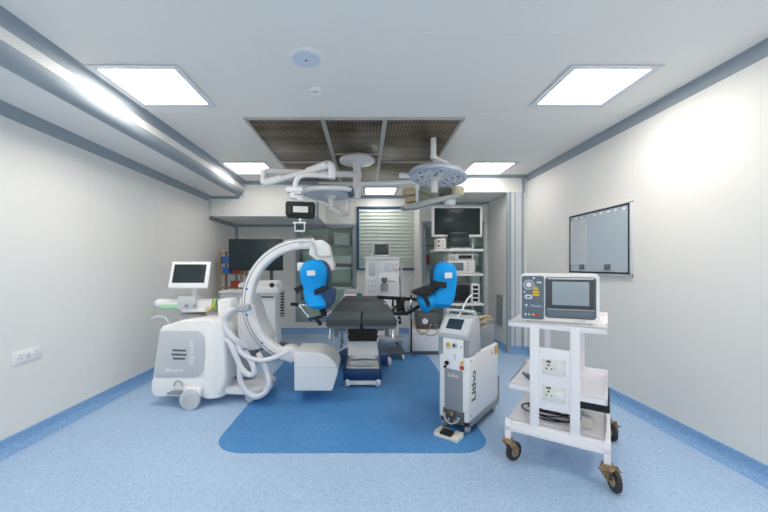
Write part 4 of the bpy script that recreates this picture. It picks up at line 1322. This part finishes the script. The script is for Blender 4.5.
tray(1.085, 'top_shelf'); tray(.61, 'middle_shelf'); tray(.335, 'bottom_shelf')
for x0, x1, y0, y1 in ((.152, .213, -.014, .012), (.41, .47, -.014, .012), (.16, .205, l_ - .012, l_ + .012), (.42, .465, l_ - .012, l_ + .012)):
    b = MB(); b.bx(x0, x1, y0, y1, .29, 1.075, .004); b.build('post', CART, t, False)
b = MB(); b.bx(.212, .411, -.006, .010, .46, .905, .003); sp = b.build('socket_panel', CART, t, False)
for z in (.775, .585):
    b = MB(); b.bx(.238, .385, -.014, -.004, z - .056, z + .056, .003); so = b.build('socket', OFFW, sp, False)
    for dx, dz, r_ in ((.032, .012, .007), (.052, -.014, .0055), (.018, -.014, .0055)):
        b = MB(); b.cyl((.245 + dx, -.0155, z + dz), (.245 + dx, -.010, z + dz), r_, seg=12); b.build('pin_hole', BLACK, so, False)
    b = MB(); b.bx(.262, .292, -.019, -.012, z + .030, z + .046, .003); b.build('indicator', DGREY, so, False)
    b = MB(); b.bx(.322, .368, -.021, -.012, z - .028, z + .022, .004); b.build('switch', WPLAST, so, False)
    for dx in (.008, .137):
        for dz in (.045, -.045):
            b = MB(); b.cyl((.238 + dx, -.0158, z + dz), (.238 + dx, -.012, z + dz), .004, seg=8); b.build('screw', MGREY, so, False)
b = MB()
b.bx(-.02, .645, -.03, .01, .25, .29, .006); b.bx(-.02, .645, .82, .86, .25, .29, .006)
b.bx(-.02, .02, -.03, .86, .25, .29, .006); b.bx(.605, .645, -.03, .86, .25, .29, .006)
b.bx(-.012, .64, -.024, .002, .285, .315, .003)
b.bx(.06, .6, .6, .64, .25, .288); b.build('base_frame', CART, t, False)
b = MB(); b.bx(.42, .64, .02, .45, .508, .563, .008); b.build('drawer', BLACK, t, False)
for x, y, sw in ((.0, -.01, -2.2), (.625, -.01, -.9), (.0, .84, .6), (.625, .84, -.5)):
    b = MB(); b.bx(x - .02, x + .02, y - .02, y + .02, .185, .335, .004); b.build('corner_leg', CART, t, False)
    c = XF[t.name] @ V((x, y, 0))
    dr = V((.055, .028, 0)) if sw == -2.2 else V((.05, .006, 0)) if sw == -.9 else V((.03, -.012, 0))
    ax = V((dr.y, -dr.x, 0)).normalized() if sw == -2.2 else V((-1, .1, 0)).normalized()
    r_ = .073
    wc = V((c.x + dr.x, c.y + dr.y, r_))
    b = MB(); b.cyl((c.x, c.y, .165), (c.x, c.y, .19), .036, seg=20); b.cyl((c.x, c.y, .155), (c.x, c.y, .168), .042, seg=20)
    fk = b.build('caster_fork', RUST, t)
    b = MB()
    for s_ in (-1, 1):
        e = ax * (s_ * .026)
        f_ = V((dr.x, dr.y, 0)).normalized()
        b.prism([V((c.x, c.y, .165)) + e - f_ * .035, V((c.x, c.y, .165)) + e + f_ * .045, wc + e + f_ * .025 + V((0, 0, .0)), wc + e - V((0, 0, .02)), wc + e - f_ * .022], ax * (.004 * s_))
    b.prism([V((c.x, c.y, .160)) - ax * .028 - f_ * .035, V((c.x, c.y, .160)) - ax * .028 + f_ * .045, V((c.x, c.y, .160)) + ax * .028 + f_ * .045, V((c.x, c.y, .160)) + ax * .028 - f_ * .035], (0, 0, .008))
    b.cyl(wc - ax * .034, wc + ax * .034, .012, seg=12)
    b.build('fork_plate', RUST, fk)
    b = MB(); b.box(V((c.x, c.y, .135)) + f_ * .075, (.045, .03, .008), .002, 2, ROTZ(math.atan2(f_.y, f_.x)) @ ROTY(.35)); b.build('brake_lever', RUST, fk)
    wheel(t, wc, r_, .034, ax, RUBBER, HUBM)

t = thing('laser_display', 'white laser display console with slate control panel on the cart top shelf', 'medical display', (1.176, 2.662, 1.085), math.radians(-25))
W_, Hh, Dp = .505, .358, .24
b = MB(); b.prism([V((x, 0, z)) for x, z in rrect(W_, Hh - .006, .03, 5, W_ / 2, Hh / 2 + .003)], (0, Dp, 0), .008); b.build('housing', WHITE, t, False)
for x in (.05, W_ - .05):
    for y in (.04, Dp - .04):
        b = MB(); b.cyl((x, y, 0), (x, y, .008), .014, seg=10); b.build('foot', DGREY, t, False)
b = MB(); b.prism([V((x, -.005, z)) for x, z in rrect(.150, .322, .014, 4, .083, .180)], (0, .01, 0), .002); cp = lab(b.build('control_panel', SLATE, t, False), 'slate control panel with dial and warning signs')
ring = lambda x, z, r0, r1, m_, nm, y0=-.008: (MB().lathe([(r0, -.002), (r1, -.002), (r1, .004), (r0, .004), (r0, -.002)], (x, y0 + .003, z), (0, -1, 0), 28)).build(nm, m_, cp, False)
ring(.057, .275, .033, .038, LGREY, 'dial_ring')
ring(.057, .275, .018, .0325, MGREY, 'dial_ring')
b = MB(); b.cyl((.057, -.016, .275), (.057, -.004, .275), .0175, seg=24, bev=.003); b.build('dial', WHITE, cp, False)
b = MB(); b.prism([V((.083, -.008, .238)), V((.125, -.008, .238)), V((.104, -.008, .268))], (0, .004, 0)); b.build('warning_triangle', YELLOW, cp, False)
for z in (.222, .201):
    b = MB(); b.bx(.083, .127, -.008, -.004, z - .008, z + .008, .001); b.build('warning_label', YELLOW, cp, False)
b = MB(); b.prism([V((x, -.010, z)) for x, z in rrect(.052, .032, .012, 4, .055, .185)], (0, .006, 0), .001); b.build('port_bezel', LBLUE, cp, False)
b = MB(); b.bx(.042, .068, -.0115, -.009, .179, .191, .001); b.build('port', DGREY, cp, False)
for x, z, r_, m_ in ((.09, .325, .007, WHITE), (.028, .222, .007, LBLUE), (.040, .122, .009, LBLUE)):
    b = MB(); b.cyl((x, -.010, z), (x, -.004, z), r_, seg=14); b.build('indicator', m_, cp, False)
b = MB(); b.bx(.110, .142, -.008, -.004, .287, .300, .002); b.build('logo_plate', LBLUE, cp, False)
text('lettering', '17Smart', .024, LBLUE, cp, (.104, -.0055, .118), FACE)
for x, m_, r_ in ((.036, OFFW, .008), (.060, LGREEN, .008), (.088, ORANGE, .009), (.108, RED, .010), (.126, RED, .010)):
    b = MB(); b.cyl((x, -.012, .054), (x, -.004, .054), r_, seg=14, bev=.002); b.build('button', m_, cp, False)
b = MB(); b.prism([V((x, -.006, z)) for x, z in rrect(.318, .298, .022, 5, .325, .186)], (0, .012, 0), .004); sf = b.build('screen_surround', DGREY, t, False)
b = MB(); b.prism([V((x, -.016, z)) for x, z in rrect(.298, .212, .008, 4, .325, .218)], (0, .014, 0), .003); b.build('screen_bezel', mat('charcoal_bezel', (.07, .072, .078), .35), sf, False)
b = MB(); b.bx(.211, .440, -.019, -.013, .134, .302, .001); b.build('screen', SCREENG, sf, False)
b = MB(); b.bx(.182, .468, -.020, -.010, .318, .330, .003); b.build('hinge_bar', LGREY, sf, False)
b = MB(); b.bx(.178, .472, -.014, -.004, .045, .098, .006); b.build('tray_flap', SLATE, sf, False)
b = MB(); b.bx(.178, .472, -.018, -.008, .100, .105, .001); b.build('edge_strip', LGREY, sf, False)
text('lettering', 'Laser System', .013, MGREY, t, (.385, -.0006, .020), FACE)

q = thing('cable_coil', 'coil of thin black cable on the cart bottom shelf', 'cable', (1.35, 2.75, .335))
b = MB()
for i in range(4):
    random.seed(90 + i)
    pts = []
    cx_, cy_ = .26 + .05 * (i % 2) - .05 * (i // 2), .20 + .03 * i
    for j in range(15):
        a = 2 * PI * j / 14
        pts.append(M4.Rotation(RZC, 4, 'Z') @ V((cx_ + (.14 + .01 * i) * math.cos(a), cy_ + (.09 + .015 * (i % 3)) * math.sin(a), 0)) + V((1.10, 2.70, .342 + .007 * i + random.uniform(0, .004))))
    b.tube(pts, .0055, 8, 4)
b.build('loop', BLACK, q)
q = thing('power_adapter', 'small white adapter on the cart bottom shelf beside the cable coil', 'adapter', tuple(M4.Rotation(RZC, 4, 'Z') @ V((.5, .16, 0)) + V((1.10, 2.70, .335))), RZC)
b = MB(); b.prism([V((x, -.02, z)) for x, z in rpoly([(-.05, 0), (.05, 0), (.03, .07), (-.02, .085)], .01)], (0, .06, 0), .006); b.build('case', OFFW, q, False)
b = MB(); b.cyl((-.02, .01, .07), (-.03, .01, .10), .01, seg=12); b.build('plug', LGREY, q, False)
q = thing('remote_handset', 'small black handset lying on the left end of the cart middle shelf', 'handset', tuple(M4.Rotation(RZC, 4, 'Z') @ V((.10, .22, 0)) + V((1.10, 2.70, .61))), RZC + .5)
b = MB(); b.bx(-.02, .02, -.08, .08, 0, .018, .006); b.build('body', DGREY, q, False)
b = MB(); b.bx(-.012, .012, .02, .06, .017, .02, .001); b.build('keys', LGREY, q, False)

# ------------------------------------------------------------------ ceiling boom and lamps
DP = 5.0
t = thing('ceiling_boom', 'white ceiling boom with jointed arms and a flat surgical lamp, over the table', 'ceiling boom', (P(357, 0, DP).x, DP, ZC))
cx = P(357, 0, DP).x
b = MB(); b.lathe([(0, ZC), (.20, ZC), (.25, ZC - .05), (.25, ZC - .08), (.22, ZC - .10), (.09, ZC - .11), (.07, ZC - .13), (0, ZC - .13)], (cx, DP, 0), seg=44); b.build('ceiling_plate', WHITE, t)
zb = P(0, 198, DP).z
b = MB(); b.cyl((cx, DP, ZC - .1), (cx, DP, zb), .055, seg=28, bev=.01); b.cyl((cx, DP, P(0, 178, DP).z), (cx, DP, P(0, 172, DP).z), .066, seg=28, bev=.006); b.build('column', WHITE, t)


def arm(pts, r, nm='arm', sub=1, m_=WHITE, seg=20):
    b = MB(); b.tube([P(*p) for p in pts], r, seg, sub); return b.build(nm, m_, t)


arm([(355, 174.5, 4.88), (340, 174, 4.82), (329, 173.5, 4.78)], .045)
arm([(329, 173, 4.78), (300, 172, 4.7), (265, 171, 4.6)], .038)
arm([(263.5, 170, 4.58), (263.5, 183.5, 4.58)], .042, 'joint')
arm([(264, 183, 4.58), (283, 178, 4.45)], .046, 'spring_arm'); arm([(283, 178, 4.45), (308, 171.5, 4.3)], .034, 'spring_arm'); arm([(308, 171.5, 4.3), (328, 164.5, 4.18)], .052, 'spring_arm')
arm([(328, 164, 4.18), (331, 165.5, 4.18), (332, 170, 4.18), (331.5, 179, 4.18)], .045, 'joint', 4)
arm([(331.5, 176.5, 4.18), (320, 175.5, 4.16), (305, 175, 4.14), (298.5, 177.5, 4.14), (295.5, 183, 4.14), (295, 190, 4.14)], .030, 'curved_arm', 6)
b = MB(); b.box(P(295, 190, 4.12), (.20, .10, .06), .012); b.box(P(296, 195.5, 4.1), (.13, .06, .07), .01); b.build('bracket', WHITE, t)
b = MB(); b.box(P(298, 194.4, 4.06), (.08, .01, .012), .002); b.build('bracket_slot', MGREY, t)
# flat lamp head
lc = P(327, 192.5, 4.62)
b = MB(); b.lathe([(0, .035), (.24, .03), (.31, .02), (.335, 0), (.325, -.03), (.30, -.04), (0, -.04)], lc, V((.02, .05, 1)), 48)
lh = b.build('lamp_head', mat('lamp_blue_grey', (.42, .48, .56), .35), t)
b = MB(); b.lathe([(0, -.040), (.28, -.040), (.28, -.048), (0, -.05)], lc, V((.02, .05, 1)), 40); b.build('lamp_lens', LBLUE, lh)
b = MB(); b.lathe([(.075, -.045), (.07, -.075), (.03, -.09), (.028, -.20), (.024, -.235), (0, -.24)], P(330.5, 192.5, 4.62), (0, 0, 1), 24); b.build('lamp_handle', OFFW, lh)
b = MB(); b.tube([P(303, 192, 4.42), P(307, 189.5, 4.34), P(318, 188, 4.30), P(340, 188, 4.34), P(350, 189.5, 4.46)], .030, 14, 6); b.build('lamp_yoke', WHITE, lh)
b = MB(); b.tube([P(296, 190.5, 4.16), P(301, 190, 4.3), P(304, 191, 4.42)], .032, 14, 3); b.build('yoke_joint', WHITE, lh)
b = MB(); b.cyl(P(350, 189, 4.46), P(351.5, 195, 4.6), .045, seg=20, bev=.008); b.build('yoke_knob', SLATE, lh)
arm([(357, 196, 4.9), (350, 197, 5.2), (348, 201, 5.5)], .03, 'rear_arm'); arm([(348, 200.5, 5.5), (348.5, 213, 5.5)], .036, 'joint')
arm([(348.5, 213, 5.5), (343, 214.5, 5.5), (333, 208, 5.6), (318, 200, 5.7)], .036, 'rear_arm')
arm([(359, 184, 4.9), (385, 183, 5.0), (417, 181.5, 5.1)], .036)
arm([(417, 181.5, 5.1), (417, 190, 5.1)], .034, 'joint')

t = thing('surgical_monitor', 'small black monitor with lit label hanging from the boom at the left', 'monitor', tuple(P(300, 210, 4.1)))
c = P(300, 210, 4.08)
b = MB(); b.prism([P(x, y, 4.06) for x, y in rpoly([(286, 201), (314, 202), (315, 205), (314.5, 216), (313, 218.5), (287, 217.5), (285.3, 214), (285.3, 204)], 2)], (0, .06, 0), .01); b.build('housing', BLACK, t)
b = MB(); b.prism([P(x, y, 4.054) for x, y in ((293, 206), (308, 206.5), (308, 212.5), (293, 212))], (0, .01, 0)); b.build('label', OFFW, t)
for x in (289.5, 311.5):
    b = MB(); b.prism([P(x + a, y, 4.054) for a, y in ((-1.5, 206), (1.5, 206), (1.5, 214), (-1.5, 214))], (0, .01, 0)); b.build('key_strip', RUBBER, t)
b = MB(); b.box(P(300, 199.5, 4.1), (.07, .05, .04), .006); b.build('mount', WHITE, t)
b = MB(); b.cyl(P(300, 218, 4.09), P(300, 223, 4.09), .014, seg=14)
b.box(P(299.5, 222.7, 4.09), (.15, .02, .018), .004); b.box(P(300, 231, 4.09), (.11, .02, .018), .004)
b.box(P(295, 227, 4.09), (.012, .02, .10), .003); b.box(P(304.5, 227, 4.09), (.012, .02, .10), .003); b.build('grab_handle', WHITE, t)

t = thing('surgical_lamp', 'large round surgical lamp with blue grey rim, right of the boom', 'surgical lamp', (P(433.5, 0, 4.26).x, 4.26, ZC))
b = MB(); px_ = P(433.5, 0, 4.26).x
b.cyl((px_, 4.26, ZC), (px_, 4.26, P(0, 157, 4.26).z), .034, seg=24, bev=.006)
b.cyl((px_, 4.26, P(0, 159.5, 4.26).z), (px_, 4.26, P(0, 155, 4.26).z), .042, seg=24, bev=.006); b.build('post', WHITE, t)
hc = P(437.5, 175, 4.4)
ax = V((.11, .085, 1)).normalized()
b = MB(); b.cyl(P(434, 157, 4.26), P(448, 163.5, 4.33), .020, seg=16); b.cyl(P(448, 163.5, 4.33), hc + V((.1, .05, .04)), .022, seg=16); b.cyl(P(434, 158, 4.26), hc + V((-.04, 0, .03)), .016, seg=16); b.build('strut', WHITE, t)
b = MB(); b.lathe([(0, .05), (.24, .045), (.335, .028), (.36, 0), (.36, -.03), (.335, -.05), (.31, -.052), (.31, -.038), (0, -.038)], hc, ax, 56); hd = b.build('lamp_head', mat('lamp_rim_blue_grey', (.55, .60, .68), .35), t)
b = MB(); b.lathe([(0, -.039), (.308, -.039), (.308, -.042), (0, -.044)], hc, ax, 48); b.build('lamp_lens', WPLAST, hd)
Q = ax.to_track_quat('Z', 'Y').to_matrix()
for rad, n, sz in ((.12, 9, .020), (.19, 14, .022), (.265, 18, .024)):
    for i in range(n):
        a = 2 * PI * i / n
        p = hc + Q @ V((rad * math.cos(a), rad * math.sin(a), -.044))
        b = MB(); b.lathe([(0, 0), (sz, 0), (sz * .85, -.008), (sz * .5, -.004), (0, -.003)], p, ax, 12); b.build('led_lens', LGREY if (i + int(rad * 100)) % 3 else MGREY, hd)
b = MB(); b.lathe([(0, -.04), (.075, -.04), (.07, -.06), (.044, -.08), (.042, -.18), (.034, -.22), (0, -.225)], hc + V((-.03, 0, 0)), V((.06, .02, 1)), 24); b.build('lamp_handle', OFFW, hd)
b = MB(); b.cyl(P(399.5, 175.5, 4.5), P(412, 175.5, 4.45), .036, seg=20, bev=.006); b.build('side_handle', WHITE, hd)

# tilted overhead shelf with packs
t = thing('overhead_shelf', 'tilted grey overhead shelf hung below the large surgical lamp', 'shelf', tuple(P(430, 203, 5.3)))
S0, S1 = P(403, 209, 5.2), P(460, 197.5, 5.2)
b = MB(); b.prism([P(x, y, 5.12) for x, y in rpoly([(402, 205), (448, 195.0), (461, 193), (461, 196.5), (446, 199.5), (418, 207.5), (404, 208.5)], 1)], (0, .24, 0), .012); b.build('board', mat('shelf_grey', (.55, .57, .55), .45), t)
b = MB(); b.cyl(P(417, 189, 5.1), P(417, 205, 5.15), .022, seg=16); b.build('hanger', WHITE, t)
ang = math.atan2(11.5, 57)


def bag(name, px, py, d, w, dp, h, m_, label, cat, grp=None, roll=0):
    c = P(px, py, d)
    b = MB()
    rs = []
    for zz_, f_ in ((-.5, .72), (-.42, .93), (-.2, 1), (.1, 1), (.34, .93), (.46, .72), (.5, .35)):
        rs.append([ROTY(-roll) @ (q - V((0, 0, 0))) + c for q in boot_ring((.01 * math.sin(zz_ * 9), 0, zz_ * h), w / 2 * f_, dp / 2 * f_, 20, .8)])
    b.rings(rs)
    return tag(b.build(name, m_), label, cat, grp)


bag('cloth_pack', 411.5, 199.5, 5.22, .19, .2, .095, TAN, 'lower tan pack of the pair at the left end of the overhead shelf', 'pack', 'packs on the overhead shelf', ang)
bag('cloth_pack', 410, 192, 5.22, .21, .22, .11, TAN, 'upper tan pack of the pair at the left end of the overhead shelf', 'pack', 'packs on the overhead shelf', .05)
bag('cloth_pack', 457.5, 191.5, 5.2, .18, .2, .14, BEIGE, 'cream pack at the right end of the overhead shelf', 'pack', 'packs on the overhead shelf', .1)
t = thing('shelf_canister', 'white round canister hung under the right end of the overhead shelf', 'canister', tuple(P(449, 203, 5.3)))
b = MB(); b.lathe([(0, -.05), (.06, -.05), (.085, -.03), (.09, .02), (.085, .05), (0, .05)], P(449.5, 202.5, 5.25), seg=28); b.build('bowl', WPLAST, t)
b = MB(); b.lathe([(.088, .03), (.096, .035), (.096, .055), (0, .06)], P(449.5, 202.5, 5.25), seg=28); b.build('lid', LGREY, t)
t = thing('green_case', 'long sage green case lying on the overhead shelf', 'case', tuple(P(424, 196, 5.35)))
b = MB(); b.prism([P(x, y, 5.28) for x, y in rpoly([(411, 192), (420, 186), (432, 186.5), (440, 197), (420, 203), (415, 203.6)], 1.5)], (0, .18, 0), .02); b.build('body', SAGE, t)
b = MB(); b.prism([P(x, y, 5.26) for x, y in rpoly([(418, 190), (433, 195), (432, 196.5), (418, 192)], .4)], (0, .02, 0)); b.build('strap', mat('khaki_strap', (.30, .32, .22), .7), t)
t = thing('shelf_camera', 'dark box device below the large surgical lamp, on the overhead shelf', 'medical device', tuple(P(449, 190, 5.4)))
b = MB(); b.prism([P(x, y, 5.2) for x, y in rpoly([(441, 186), (455, 184), (456, 193.8), (445, 195.5), (441, 194)], 1)], (0, .2, 0), .015); b.build('housing', mat('dark_sage', (.09, .11, .10), .5), t)
b = MB(); b.prism([P(x, y, 5.19) for x, y in rpoly([(450, 186), (454.5, 186.5), (454, 188.5), (450.5, 188)], .4)], (0, .012, 0)); b.build('window', LBLUE, t)  # pale patch painting the white highlight on the dark box

# ------------------------------------------------------------------ camera, world, view
cam = bpy.data.cameras.new('camera')
co = bpy.data.objects.new('camera', cam)
COL.objects.link(co)
co.location = (0, 0, H)
co.rotation_euler = (PI / 2, 0, 0)
cam.sensor_width = 36
cam.lens = F / 768 * 36
cam.shift_x = (384 - CX) / 768
cam.shift_y = (CY - 256) / 768
cam.clip_start = .05
S.camera = co
wd = bpy.data.worlds.new('world')
wd.use_nodes = True
wd.node_tree.nodes['Background'].inputs['Color'].default_value = (.8, .85, .9, 1)
wd.node_tree.nodes['Background'].inputs['Strength'].default_value = .3
S.world = wd
S.view_settings.view_transform = 'Standard'
S.view_settings.look = 'None'
S.view_settings.exposure = 0.24
S.view_settings.gamma = 1
S.view_settings.use_curve_mapping = False
S.cycles.max_bounces = 14
S.cycles.diffuse_bounces = 12
S.cycles.transparent_max_bounces = 12
S.cycles.sample_clamp_indirect = 6
